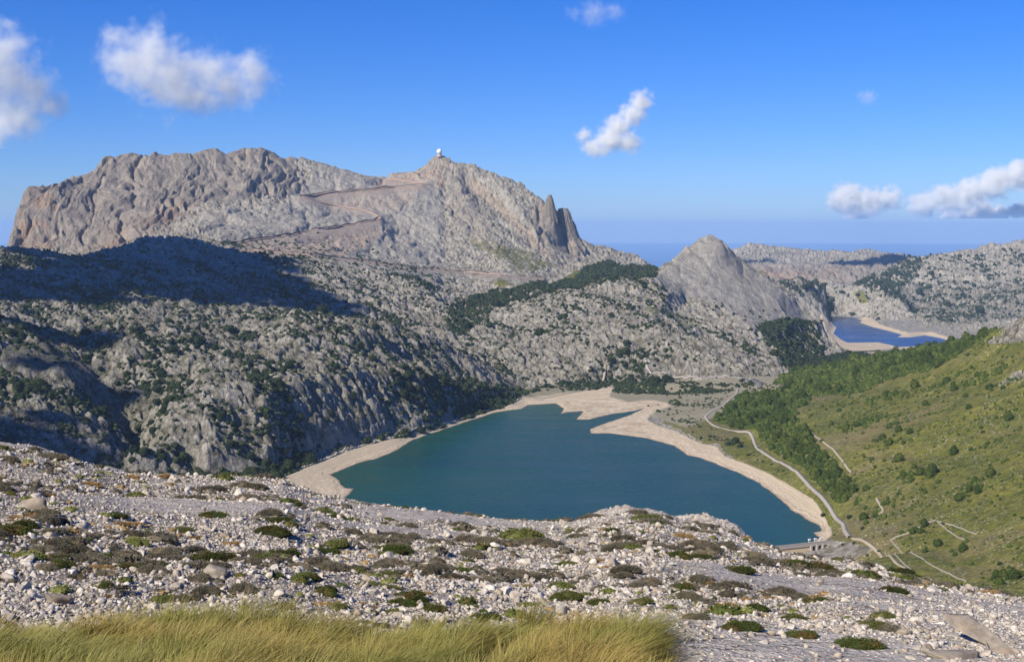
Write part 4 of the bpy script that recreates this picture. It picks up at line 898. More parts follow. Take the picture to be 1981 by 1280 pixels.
# ------------------------------------------------------------------ tall grass along the bottom edge
def grass():
    r = np.random.RandomState(5)
    # outline of where its foot stands, in viewpoint terms: top edge by column
    tops = [(-200,1190),(0,1200),(60,1200),(150,1195),(240,1183),(330,1178),(420,1185),(520,1196),(560,1206),(640,1212),(700,1205),(730,1185),(800,1178),(870,1178),(900,1184),(960,1186),(1010,1180),(1060,1178),(1130,1170),(1180,1175),(1225,1185),(1260,1205),(1290,1235),(1310,1262),(1325,1300)]
    tu, tv = np.array(tops, float).T
    C = []
    while len(C) < 470:
        u = r.uniform(-150, 1320); top = np.interp(u, tu, tv)
        v = top + 40 + r.rand() ** 1.1 * (1400 - top)
        if u > 1255 - (1300 - v) * .3 and v > 1300 and u > 1180: continue
        q = fg_hit(u, v)
        if q is None: continue
        C.append((q[0], q[1], q[2], u, v))
    C = np.array(C); n = 250
    N = len(C) * n; ci = np.repeat(np.arange(len(C)), n); D = np.hypot(C[ci, 0], C[ci, 1])
    rad = np.abs(r.normal(0, 0.20, N)) * r.uniform(.7, 1.4, len(C))[ci]; th = r.uniform(0, 6.283, N)
    bx = C[ci, 0] + rad * np.cos(th); by = C[ci, 1] + rad * np.sin(th); bz, _ = fg_height(bx, by); bz -= 0.03
    ln = r.uniform(0.45, 1.0, N) * (r.uniform(0.6, 1.1, len(C)) * (1 + 0.45 * fbm(C[:, 0], C[:, 1], 5.0, 2, seed=93)))[ci]
    dirx = np.cos(th) * 0.75 + 0.62 + r.normal(0, .3, N) + r.normal(0, .25, len(C))[ci]; diry = np.sin(th) * 0.7 - 0.05 + r.normal(0, .3, N); up = r.uniform(0.9, 1.7, N)
    nn = np.sqrt(dirx ** 2 + diry ** 2 + up ** 2); dx, dy, dz = dirx / nn, diry / nn, up / nn
    w = 0.0088 * r.uniform(.6, 1.3, N); sx, sy = np.cos(th + 1.57), np.sin(th + 1.57)
    sx = 0.85 + 0 * sx; sy = 0.25 * sy
    P = []
    for k, f in enumerate((0, .4, .75, 1.0)):
        bend = f * f * ln * (0.35 + 0.25 * np.sin(ci * 1.7))
        cx = bx + dx * ln * f + bend * 0.9; cy = by + dy * ln * f; cz = bz + dz * ln * f - bend * 0.55
        ww = w * (1, .85, .5, .1)[k]
        P.append(np.stack([cx - sx * ww, cy - sy * ww, cz], -1)); P.append(np.stack([cx + sx * ww, cy + sy * ww, cz], -1))
    V = np.stack(P, 1).reshape(-1, 3); b = np.arange(N)[:, None, None] * 8
    q = np.array([[0, 1, 3, 2], [2, 3, 5, 4], [4, 5, 7, 6]])[None] + b
    clump = (r.rand(len(C)) ** 1.3)[ci]; green = np.clip(sm(-0.35, 0.3, fbm(C[:, 0], C[:, 1], 3.0, 2, seed=91))[ci] + r.normal(0, .2, N), 0, 1)
    t = NT('tall_dry_grass'); a, g = t.attr('rnd'), t.attr('green'); h = t.attr('tip')
    c = t.mix(a, (0.12, 0.085, 0.018), (0.54, 0.41, 0.095)); c = t.mix(g, c, t.mix(a, (0.06, 0.095, 0.012), (0.26, 0.29, 0.045))); c = t.mix(t.math('MULTIPLY', h, 0.4), c, (0.46, 0.34, 0.13))
    bs = t.n.new('ShaderNodeBsdfPrincipled'); t.l.new(c, bs.inputs['Base Color']); bs.inputs['Roughness'].default_value = 0.6; bs.inputs['Specular IOR Level'].default_value = 0.3
    tr = t.n.new('ShaderNodeBsdfTranslucent'); t.l.new(c, tr.inputs[0]); mx = t.n.new('ShaderNodeMixShader'); mx.inputs[0].default_value = 0.25
    t.l.new(bs.outputs[0], mx.inputs[1]); t.l.new(tr.outputs[0], mx.inputs[2]); t.l.new(mx.outputs[0], t.out.inputs[0])
    me = np_mesh('tall_grass', V, q.reshape(-1, 4), t.m, False, {'rnd': np.repeat(np.clip(clump * .45 + r.rand(N) ** 1.3 * .65, 0, 1), 8), 'green': np.repeat(green, 8), 'tip': np.tile([0, 0, .2, .2, .6, .6, 1, 1], N)})
    tag(obj('tall_grass', me), 'tall golden-green grass bent by the wind along the bottom of the picture', 'grass', kind='stuff')
    log('grass', N)
grass()


# ------------------------------------------------------------------ trees
def tree_mat(name, a, b, c):
    t = NT(name); r = t.math('FRACT', t.math('ADD', t.attr('rnd'), t.rand()))
    col = t.ramp(r, (0.0, a), (0.55, b), (1.0, c)); n = t.noise(t.pos(), 0.9, 3, 0.7)
    col = t.mix(t.mr(n, 0.4, 0.62, 0.55, 0), col, tuple(q * 0.5 for q in a))
    return t.bsdf(col, 0.9, t.bump(n, 0.7, 0.8), 0.12)
M_OAK = tree_mat('oak_leaves', (0.022, 0.036, 0.014), (0.034, 0.050, 0.019), (0.055, 0.072, 0.024))
M_PINE = tree_mat('pine_needles', (0.036, 0.060, 0.011), (0.070, 0.100, 0.016), (0.125, 0.150, 0.030))
_t = NT('bark'); M_BARK = _t.bsdf(_t.ramp(_t.noise(_t.pos(), 4, 4), (0.3, (0.07, 0.055, 0.04)), (0.7, (0.14, 0.115, 0.09))), 0.95)
def crown_shape(sub, r, h=0.85, rough=0.24, cone=0.0):
    V, Fc = ICO[sub]; V = V.copy(); L_ = r.normal(size=(5, 3)); L_ /= np.linalg.norm(L_, axis=1)[:, None]
    bulge = np.max(np.clip(V @ L_.T, 0, 1) ** 4, axis=1)
    V *= (0.80 + 0.28 * bulge + r.uniform(-rough, rough, len(V)))[:, None]
    V[:, 2] *= h; V[:, :2] *= (1 - cone * np.clip(V[:, 2:3], -.5, 1)); V[:, 2] += h * 0.72
    return V, Fc
def tree_thing_mesh(name, mat, seed, h, cone, leaves=420):
    r = np.random.RandomState(seed); V, Fc = crown_shape(2, r, h, 0.10, cone); V[:, :2] *= 0.9; n = leaves
    d = r.normal(size=(n, 3)); d /= np.linalg.norm(d, axis=1)[:, None]
    L_ = r.normal(size=(7, 3)); L_ /= np.linalg.norm(L_, axis=1)[:, None]; bul = np.max(np.clip(d @ L_.T, 0, 1) ** 5, axis=1)
    b = d * (0.82 + 0.30 * bul + r.uniform(-.1, .1, n))[:, None]; b[:, 2] *= h; b[:, :2] *= (1 - cone * np.clip(b[:, 2:3], -.5, 1)); b[:, 2] += h * 0.72
    e1 = r.normal(size=(n, 3)); e1 /= np.linalg.norm(e1, axis=1)[:, None]; e2 = np.cross(e1, d); e2 /= np.linalg.norm(e2, axis=1)[:, None] + 1e-6
    s = r.uniform(.09, .19, n)[:, None]; T = np.stack([b - e1 * s, b + e1 * s * .8 + d * s * .4, b + e2 * s + d * s * .5], 1).reshape(-1, 3)
    return np_mesh(name, np.concatenate([V, T]), np.concatenate([Fc, np.arange(3 * n).reshape(-1, 3) + len(V)]), mat, False, {'rnd': np.concatenate([np.full(len(V), .1), np.repeat(r.rand(n) * .8, 3)])})
def trunk_mesh():
    V, Fq = [], []
    def tube(p0, p1, r0, r1, k=6):
        b = len(V); ax = (Vector(p1) - Vector(p0)).normalized(); u = ax.orthogonal().normalized(); w = ax.cross(u)
        for p, r in ((p0, r0), (p1, r1)):
            for i in range(k):
                a = 6.2832 * i / k; V.append(tuple(Vector(p) + (u * math.cos(a) + w * math.sin(a)) * r))
        for i in range(k): Fq.append((b + i, b + (i + 1) % k, b + k + (i + 1) % k, b + k + i))
    tube((0, 0, -0.25), (0.02, 0, 0.42), 0.085, 0.06); tube((0.02, 0, 0.40), (0.3, 0.1, 0.8), 0.05, 0.025); tube((0.02, 0, 0.40), (-0.25, 0.15, 0.85), 0.05, 0.02); tube((0.02, 0, 0.40), (0, -0.25, 0.8), 0.045, 0.02)
    return np_mesh('trunk', V, Fq, M_BARK)
TRUNK = trunk_mesh()
CROWNS = {'oak': [tree_thing_mesh('crown', M_OAK, 20 + i, 0.80, 0.0) for i in range(5)], 'pine': [tree_thing_mesh('crown', M_PINE, 40 + i, 1.05, 0.22) for i in range(5)]}
def plant_tree(kind, x, y, z, r, label, group, i=0, cat='tree'):
    nm = {'oak': 'holm_oak', 'pine': 'pine_tree'}[kind]; o = obj(nm, None, None, (x, y, z), (0, 0, RS.uniform(0, 6.28)), (r * RS.uniform(.9, 1.15), r * RS.uniform(.9, 1.15), r * RS.uniform(.85, 1.2)))
    tag(o, label, cat, group); obj('crown', CROWNS[kind][i % 5], o); obj('trunk', TRUNK, o); return o
# what is hidden far behind the land in front is left out
RUN = np.maximum.accumulate(EL, axis=1); SEEN = (EL * DD) > (RUN * DD - 16.0 - DD * 0.002)
FGA = np.radians(np.linspace(-31, 31, 200)); _h0, _s, _c, _Dc, _tc = fg_profile(FGA); BROW = np.interp(cols, FGA, -_tc)[:, None]
SEEN &= EL > BROW - 0.006
SLOPE = np.zeros_like(ZZ); SLOPE[:, 1:] = np.diff(ZZ, axis=1) / np.maximum(np.diff(DD, axis=1), 0.5)
cellA = np.zeros_like(ZZ); cellA[1:, 1:] = np.diff(cols)[:, None] * DD[1:, 1:] * np.diff(DD, axis=1)[1:]
AROAD = [uvz(u, v, 764)[:2] for u, v in ROAD_LAKE]; WROAD = [(d * math.sin(a), d * math.cos(a)) for a, d in AROAD]
def forest():
    bare = (polydist(XX, YY, WROAD) < 9) & (DD < 3000)
    _a = math.radians(-38); _xr, _yr = XX * math.cos(_a) + YY * math.sin(_a), -XX * math.sin(_a) + YY * math.cos(_a)
    clump = (sm(0.6, -0.35, K1) * 0.9 + 0.2) * (0.12 + 2.0 * sm(-.12, .40, fbm(_xr / 2.2, _yr, 75, 3, 0.55, seed=121)))
    pts = {}
    for kind, base, r0, dmax in (('oak', 0.034, 3.3, 9000), ('pine', 0.040, 2.7, 3400)):
        w = W[kind] * (1 - M['sand']) * SEEN * (~bare) * (ZZ > 641.5) * ((ZZ > 751.0) | (DD > 3000))
        wl_ = np.clip(w * (1 + 0.5 * fbm(XX, YY, 90, 3, seed=131)), 0, 1); dens = base * np.where(wl_ > .85, wl_ * 1.1, wl_ * clump * (0.55 + 0.9 * sm(-.3, .4, fbm(XX, YY, 170, 3, seed=101 if kind == 'oak' else 103))))
        big = 1 + 1.5 * sm(3600, 7500, DD)                           # far woods: fewer, wider crowns
        steep = sm(1.6, 0.9, np.abs(SLOPE)); nexp = dens * cellA / big ** 2 * steep
        if kind == 'oak':                                              # single bushes high on the great slope and along the grass
            nexp += SEEN * cellA * 0.0006 * (M['smooth'] > .3) * (DD > 3200) * (DD < 4600) * (U < 1262) * sm(430, 480, V) / 1.5
        n = RS.poisson(nexp); I = np.nonzero(n); rep = n[I]; i, j = np.repeat(I[0], rep), np.repeat(I[1], rep)
        a = cols[i] + RS.uniform(-.5, .5, len(i)) * 0.0006; l = LD[i, j] + RS.uniform(-.5, .5, len(i)) * 0.0012; D = np.exp(l)
        x, y = D * np.sin(a), D * np.cos(a); z = ground(x, y); s = r0 * np.exp(RS.normal(0, .34, len(i))) * big[i, j] * np.where(wl_[i, j] > .8, 1.08, 0.92) * np.where((M['grass'][i, j] > .4) & (wl_[i, j] < .3), 0.5, 1.0)
        pts[kind] = [x, y, z, s, D, U[i, j], V[i, j]]
        log(kind, len(x))
    # sparse single trees on the grassy hillside
    n = 900; uu, vv = RS.uniform(1300, 2050, n), RS.uniform(640, 1130, n); gx_, gy_ = [], []
    for u, v in zip(uu, vv):
        h = hit(u, v)
        if h and 1000 < math.hypot(*h) < 3200: gx_.append(h[0]); gy_.append(h[1])
    gx_, gy_ = np.array(gx_), np.array(gy_); gz = ground(gx_, gy_); Mg, Wg, Ug, Vg, Dg = masks(gx_, gy_, gz)
    k = (Mg['grass'] > .5) & (Mg['sand'] < .05) & (polydist(gx_, gy_, WROAD) > 10) & (fbm(gx_, gy_, 160, 3, seed=111) > -.12) & (Vg < 1130)
    sc = np.where(RS.rand(k.sum()) < .25, 2.2, 1.25) * np.exp(RS.normal(0, .3, k.sum()))
    P = pts['pine']; pts['pine'] = [np.concatenate([P[0], gx_[k]]), np.concatenate([P[1], gy_[k]]), np.concatenate([P[2], gz[k]]), np.concatenate([P[3], sc]), np.concatenate([P[4], Dg[k]]), np.concatenate([P[5], Ug[k]]), np.concatenate([P[6], Vg[k]])]
    for kind, mat, h, cone in (('oak', M_OAK, 0.8, 0.0), ('pine', M_PINE, 1.0, 0.2)):
        x, y, z, s, D, u, v = pts[kind]
        ok = (u > -20) & (u < 2000) & (EL.shape[0] > 0) ; score = np.where(ok, s / D, 0); big = np.argsort(-score)[:285]; rest = np.ones(len(x), bool); rest[big] = False
        for q, i in enumerate(big):
            plant_tree(kind, x[i], y[i], z[i] - .3, s[i], wood_label(kind, u[i], v[i], D[i]), 'holm oaks on the rocky slopes' if kind == 'oak' else 'pines on the grassy hillside', q)
        rr = np.random.RandomState(3)
        for lo, hi, sub, nm in ((0, 4200, 1, 'near'), (4200, 20000, 0, 'far')):
            m = rest & (D >= lo) & (D < hi)
            if not m.any(): continue
            shp = [crown_shape(sub, rr, h, 0.24, cone) for _ in range(8)]
            me = scatter_mesh(kind + '_wood', shp, np.stack([x[m], y[m], z[m] - .3 * s[m]], -1), np.stack([s[m], s[m] * RS.uniform(.8, 1.1, m.sum()), s[m] * RS.uniform(.8, 1.15, m.sum())], -1), RS.uniform(0, 6.28, m.sum()), mat, 0.05)
            tag(obj({'oak': 'oak_woodland', 'pine': 'pine_woodland'}[kind], me), {'oak': 'dark holm oak scrub and woodland on the limestone', 'pine': 'mid-green pine wood on the right-hand slope'}[kind], kind='stuff')
MARKS = [(300,890,'in the dark wood at the left foot'),(450,890,'in the dark wood, middle part'),(560,900,'at the lake end of the dark wood'),(60,840,'above the brow at the far left'),(160,800,'left of the shaded gully'),(330,800,'right of the shaded gully'),
 (480,800,'on the pale cliffs left of the lake'),(620,800,'on the cliffs above the embankment'),(740,780,'above the middle of the embankment'),(850,760,'above the far part of the embankment'),(940,750,'by the head of the lake'),(1010,745,'behind the dyke'),
 (60,720,'on the far left shoulder'),(250,700,'on the left shoulder'),(450,690,'on the middle ledges'),(650,690,'on the upper right ledges'),(800,690,'below the hollow crest'),(1120,720,'behind the sandy flats'),(1250,720,'by the valley road'),(1370,750,'left of the car park'),
 (1330,800,'in the scrub above the beach'),(1450,880,'between beach and lakeside road'),(1560,970,'by the road above the dam'),(1450,790,'in the wood at the road bend'),(1540,790,'at the upper edge of the roadside wood'),(1560,880,'in the lower roadside wood'),(1630,930,'at the lower tip of the roadside wood'),
 (1680,1000,'below the end of the track'),(1800,1060,'inside the walled hollow'),(1900,1080,'right of the walled hollow'),(1700,820,'left of the hillside clump'),(1800,880,'below the hillside clump'),(1900,850,'on the upper right grass'),(1920,960,'on the lower right grass'),(1780,960,'in the middle of the grass'),
 (1600,740,'in the wood below the far lake'),(1750,700,'on the wooded ridge'),(1880,660,'at the top of the wooded ridge')]
def wood_label(kind, u, v, D):
    m = min(MARKS, key=lambda q: (q[0] - u) ** 2 + ((q[1] - v) * 1.5) ** 2)
    return ('holm oak ' if kind == 'oak' else 'pine ') + m[2]
forest()
# trees that stand alone and can be told apart
SINGLE = [(1592,998,3.8,'oak','round dark tree on the sandy shore just above the dam'), (1356,848,2.8,'oak','dark tree standing alone on the right-hand beach'), (1340,836,2.0,'oak','smaller dark tree left of the lone beach tree'),
 (1254,786,2.6,'oak','small dark tree at the tip of the water inlet'), (1273,783,1.8,'oak','bush beside the small tree at the inlet tip'), (1608,822,4.2,'pine','tall dark pine alone in the middle of the grassy hillside'),
 (1915,752,5.0,'pine','large dark pine high on the right of the grass'), (1868,768,4.5,'pine','upper of two dark pines on the right-hand grass'), (1874,790,4.0,'pine','lower of two dark pines on the right-hand grass'), (1790,783,5.0,'pine','broad pine on the skyline side of the grass'),
 (1738,835,6.0,'pine','largest tree of the clump in the middle of the hillside'), (1760,838,5.0,'pine','right tree of the hillside clump'), (1720,828,4.5,'pine','left tree of the hillside clump'), (1748,858,3.6,'pine','lowest tree of the hillside clump'),
 (1690,855,3.0,'pine','single pine left below the hillside clump'), (1768,905,3.4,'pine','dark pine below the hillside clump'), (1762,915,2.4,'pine','small pine at the foot of the dark pine below the clump'), (1672,885,2.4,'pine','single dark bush left of centre on the hillside'),
 (1693,905,2.4,'pine','round bush by the hillside track'), (1717,966,2.4,'pine','round bush right of the end of the track'), (1643,1002,3.2,'oak','bush beside the road above the dam'), (1669,1023,2.6,'oak','dark bush right of the dam road'),
 (1630,1054,2.0,'oak','dark shrub below the right end of the dam'), (1652,1052,2.2,'oak','dark shrub right of the one below the dam'), (1700,1068,2.3,'oak','dark bush on the path below the dam'), (1934,1092,2.6,'oak','dark bush far right in the green hollow'),
 (1460,755,4.0,'oak','dark tree below the car park'), (1436,744,3.5,'oak','dark tree at the left end of the car park'), (1872,688,3.6,'pine','pine on the ridge at the upper right'), (1893,725,3.2,'pine','small pine on the upper right ridge'),
 (1300,812,2.6,'pine','bright green tree above the beach'), (1292,803,3.0,'pine','taller bright green tree beside the beach meadow'), (1310,800,2.4,'pine','third green tree of the group above the beach')]
for i, (u, v, r, k, lab) in enumerate(SINGLE):
    r *= 0.85
    h = hit(u, v)
    if h: plant_tree(k, h[0], h[1], float(ground(*h)[0]) - .3, r, lab, None, i)
log('trees')


# ------------------------------------------------------------------ roads, paths and walls laid on the land
def drape(pts, w, mat, name, lift=0.35, step=6.0, kind='structure', label=None, cat=None, flat=True):
    P = []
    for (x0, y0), (x1, y1) in zip(pts[:-1], pts[1:]):
        n = max(1, int(math.hypot(x1 - x0, y1 - y0) / step))
        for i in range(n): P.append((x0 + (x1 - x0) * i / n, y0 + (y1 - y0) * i / n))
    P.append(pts[-1]); P = np.array(P)
    for _ in range(3): P[1:-1] = P[1:-1] * .5 + (P[:-2] + P[2:]) * .25
    T = np.gradient(P, axis=0); T /= np.linalg.norm(T, axis=1)[:, None] + 1e-9; N_ = np.stack([-T[:, 1], T[:, 0]], -1)
    ww = w * (1 + 0.18 * fbm(P[:, 0], P[:, 1], 20, 3, seed=5)) / 2
    a, b = P + N_ * ww[:, None], P - N_ * ww[:, None]; zc = ground(P[:, 0], P[:, 1])
    za, zb = ground(a[:, 0], a[:, 1]), ground(b[:, 0], b[:, 1]); zm = np.maximum.reduce([za, zb, zc]) + lift
    V = np.concatenate([np.c_[a, zm], np.c_[b, zm], np.c_[a, zm - 3.0], np.c_[b, zm - 3.0]]); n = len(P); Fq = []
    for i in range(n - 1):
        Fq += [(i, i + 1, n + i + 1, n + i), (2 * n + i, i, n + i, 3 * n + i)][:1] + [(i, 2 * n + i, 2 * n + i + 1, i + 1), (n + i, n + i + 1, 3 * n + i + 1, 3 * n + i)]
    o = obj(name, np_mesh(name, V, Fq, mat)); tag(o, label, cat, None, kind); return o, P, zm, N_
def hits(line): return [h for h in (hit(u, v) for u, v in line) if h]
def plain(name, c1, c2, sc=0.3, rough=0.95):
    t = NT(name); return t.bsdf(t.mix(t.noise(t.pos(), sc, 5, .7), c1, c2), rough, None, 0.15)
M_GRAVEL = plain('pale_gravel', (0.30, 0.27, 0.23), (0.42, 0.38, 0.33)); M_TRACK = plain('dirt_track', (0.30, 0.25, 0.17), (0.45, 0.39, 0.29))
M_CUT = plain('reddish_roadbed', (0.36, 0.235, 0.17), (0.48, 0.36, 0.28), 0.05); M_WALLR = plain('shade_dark_road_wall', (0.045, 0.036, 0.033), (0.15, 0.12, 0.10), 0.15)
M_STONEW = plain('dry_stone', (0.22, 0.20, 0.155), (0.40, 0.36, 0.29), 0.8); M_CONC = plain('weathered_concrete', (0.33, 0.29, 0.25), (0.46, 0.42, 0.37), 0.25)
M_ASPH = plain('asphalt', (0.13, 0.125, 0.13), (0.19, 0.185, 0.185), 0.2)
drape(WROAD, 4.8, M_GRAVEL, 'gravel_road', 0.4)
_apron = hits([(1622,1028),(1643,1026),(1647,1040),(1640,1046),(1622,1048)])
for nm, ln, w, m in (('hillside_path', [(1536,776),(1522,788),(1523,806),(1530,818)], 2.6, M_TRACK), ('hillside_path', [(1572,836),(1590,852),(1612,868),(1625,885),(1640,906),(1648,914)], 2.8, M_TRACK),
    ('hillside_path', [(1696,964),(1704,978),(1712,990),(1700,996)], 2.6, M_TRACK), ('valley_path', [(1650,1042),(1670,1046),(1690,1058),(1705,1072),(1730,1085),(1755,1100),(1768,1110)], 3.0, M_TRACK),
    ('valley_road', [(1236,680),(1246,688),(1250,700),(1252,712),(1262,722)], 6, M_GRAVEL), ('valley_road', [(1262,722),(1300,728),(1340,732),(1380,730),(1440,732)], 5, M_GRAVEL), ('valley_road', [(1470,745),(1490,752),(1520,756),(1545,762)], 3.5, M_TRACK),
    ('lake_track', [(1170,705),(1172,718),(1168,732),(1163,742)], 5, M_TRACK), ('far_valley_road', [(1563,662),(1568,672),(1575,686)], 5, M_GRAVEL), ('valley_road', [(1420,725),(1440,734),(1460,733)], 5, M_ASPH)):
    p = hits(ln)
    if len(p) > 1: drape(p, w, m, nm, 0.5)
# the military road in its zigzags over the great mountain, with an uphill wall whose dark colour paints in the shadow line
for k, ln in enumerate(ZIG):
    p = hits(ln)
    if len(p) < 2: continue
    o, P, zm, N_ = drape(p, 15 if k in (0, 2) else 11, M_CUT, 'mountain_road', 0.6, 14)
    if k in (0, 2, 4):
        away = np.sign((N_ * P).sum(1, keepdims=True)); A = P + N_ * away * (7.5 if k != 4 else 5); hh = (4.6 if k < 3 else 2.6) * np.clip(0.75 + 0.9 * fbm(A[:, 0], A[:, 1], 60, 3, seed=8), .25, 1.4); B = A + N_ * away * 4
        n = len(A); V_ = np.concatenate([np.c_[A, zm - 2], np.c_[A, zm + hh], np.c_[B, zm + hh], np.c_[B, zm - 2]]); Fq = []
        for i in range(n - 1):
            for q in range(3): Fq.append((q * n + i, q * n + i + 1, (q + 1) * n + i + 1, (q + 1) * n + i))
        tag(obj('shade_dark_retaining_wall', np_mesh('shade_dark_retaining_wall', V_, Fq, M_WALLR)), ('wall painted shadow-dark above the lowest long ramp of the mountain road', 0, 'wall painted shadow-dark above the upper ramp of the mountain road below the summit', 0, 'low bank painted shadow-dark above the road along the foot of the mountain')[k], 'wall')
# dry-stone walls: enclosure right of the dam
def wall_line(ln, lab, h=1.1, w=0.75, cat='wall', name='dry_stone_wall', mat=None):
    p = hits(ln)
    if len(p) < 2: return
    P = []
    for (x0, y0), (x1, y1) in zip(p[:-1], p[1:]):
        n = max(1, int(math.hypot(x1 - x0, y1 - y0) / 1.6)); P += [(x0 + (x1 - x0) * i / n, y0 + (y1 - y0) * i / n) for i in range(n)]
    P = np.array(P + [p[-1]]); T = np.gradient(P, axis=0); T /= np.linalg.norm(T, axis=1)[:, None] + 1e-9; N_ = np.stack([-T[:, 1], T[:, 0]], -1) * w / 2; z = ground(P[:, 0], P[:, 1]); hh = h * (1 + RS.uniform(-.2, .15, len(P)))
    V_ = np.concatenate([np.c_[P + N_, z - .8], np.c_[P + N_ * .8, z + hh], np.c_[P - N_ * .8, z + hh], np.c_[P - N_, z - .8]]); n = len(P)
    Fq = [(q * n + i, q * n + i + 1, (q + 1) * n + i + 1, (q + 1) * n + i) for i in range(n - 1) for q in range(3)]
    tag(obj(name, np_mesh(name, V_, Fq, mat or M_STONEW)), lab, cat)
wall_line([(1722,1045),(1760,1030),(1808,1006)], 'rubble wall climbing right from the valley floor beside the dam', 1.0, 1.7)
wall_line([(1726,1048),(1765,1070),(1805,1095),(1870,1125)], 'long straight stone wall running down right to the corner of the grass')
wall_line([(1808,1006),(1840,1030),(1870,1046)], 'stone wall falling right from the top corner of the enclosure')
wall_line([(1815,1008),(1850,1018),(1890,1034)], 'faint upper stone wall on the grassy hillside')
wall_line([(1712,1066),(1740,1082),(1770,1110)], 'short wall beside the path below the dam')
wall_line([(548,921),(620,891),(700,862),(780,841),(860,819),(940,795),(1000,776),(1012,768)], 'pale stone embankment edging the far shore of the lake', 1.6, 2.5, 'embankment', 'embankment', plain('pale_masonry', (0.42, 0.37, 0.29), (0.55, 0.49, 0.39), 0.5))
wall_line([(1012,768),(1050,771),(1100,761),(1150,751),(1172,747)], 'low pale stone dyke across the head of the lake', 1.4, 2.0, 'dyke', 'stone_dyke')

# ------------------------------------------------------------------ boxes and tubes for built things
class MB:
    def __init__(s): s.V, s.F = [], []
    def box(s, x0, x1, y0, y1, z0, z1, M_=None):
        b = len(s.V); s.V += [(x0,y0,z0),(x1,y0,z0),(x1,y1,z0),(x0,y1,z0),(x0,y0,z1),(x1,y0,z1),(x1,y1,z1),(x0,y1,z1)]
        s.F += [(b,b+3,b+2,b+1),(b+4,b+5,b+6,b+7),(b,b+1,b+5,b+4),(b+1,b+2,b+6,b+5),(b+2,b+3,b+7,b+6),(b+3,b,b+4,b+7)]; return s
    def cyl(s, x, y, z0, z1, r0, r1, k=12):
        b = len(s.V)
        for z, r in ((z0, r0), (z1, r1)):
            for i in range(k): s.V.append((x + r * math.cos(6.2832 * i / k), y + r * math.sin(6.2832 * i / k), z))
        for i in range(k): s.F.append((b + i, b + (i + 1) % k, b + k + (i + 1) % k, b + k + i))
        s.F.append(tuple(b + k + i for i in range(k))); s.F.append(tuple(b + i for i in reversed(range(k)))); return s
    def build(s, name, mat, parent=None, smooth=False, bevel=0):
        me = bpy.data.meshes.new(name); me.from_pydata(s.V, [], s.F); me.materials.append(mat); me.update()
        if smooth: me.polygons.foreach_set('use_smooth', [True] * len(me.polygons))
        o = obj(name, me, parent)
        if bevel: m = o.modifiers.new('bevel', 'BEVEL'); m.width = bevel; m.segments = 2
        return o
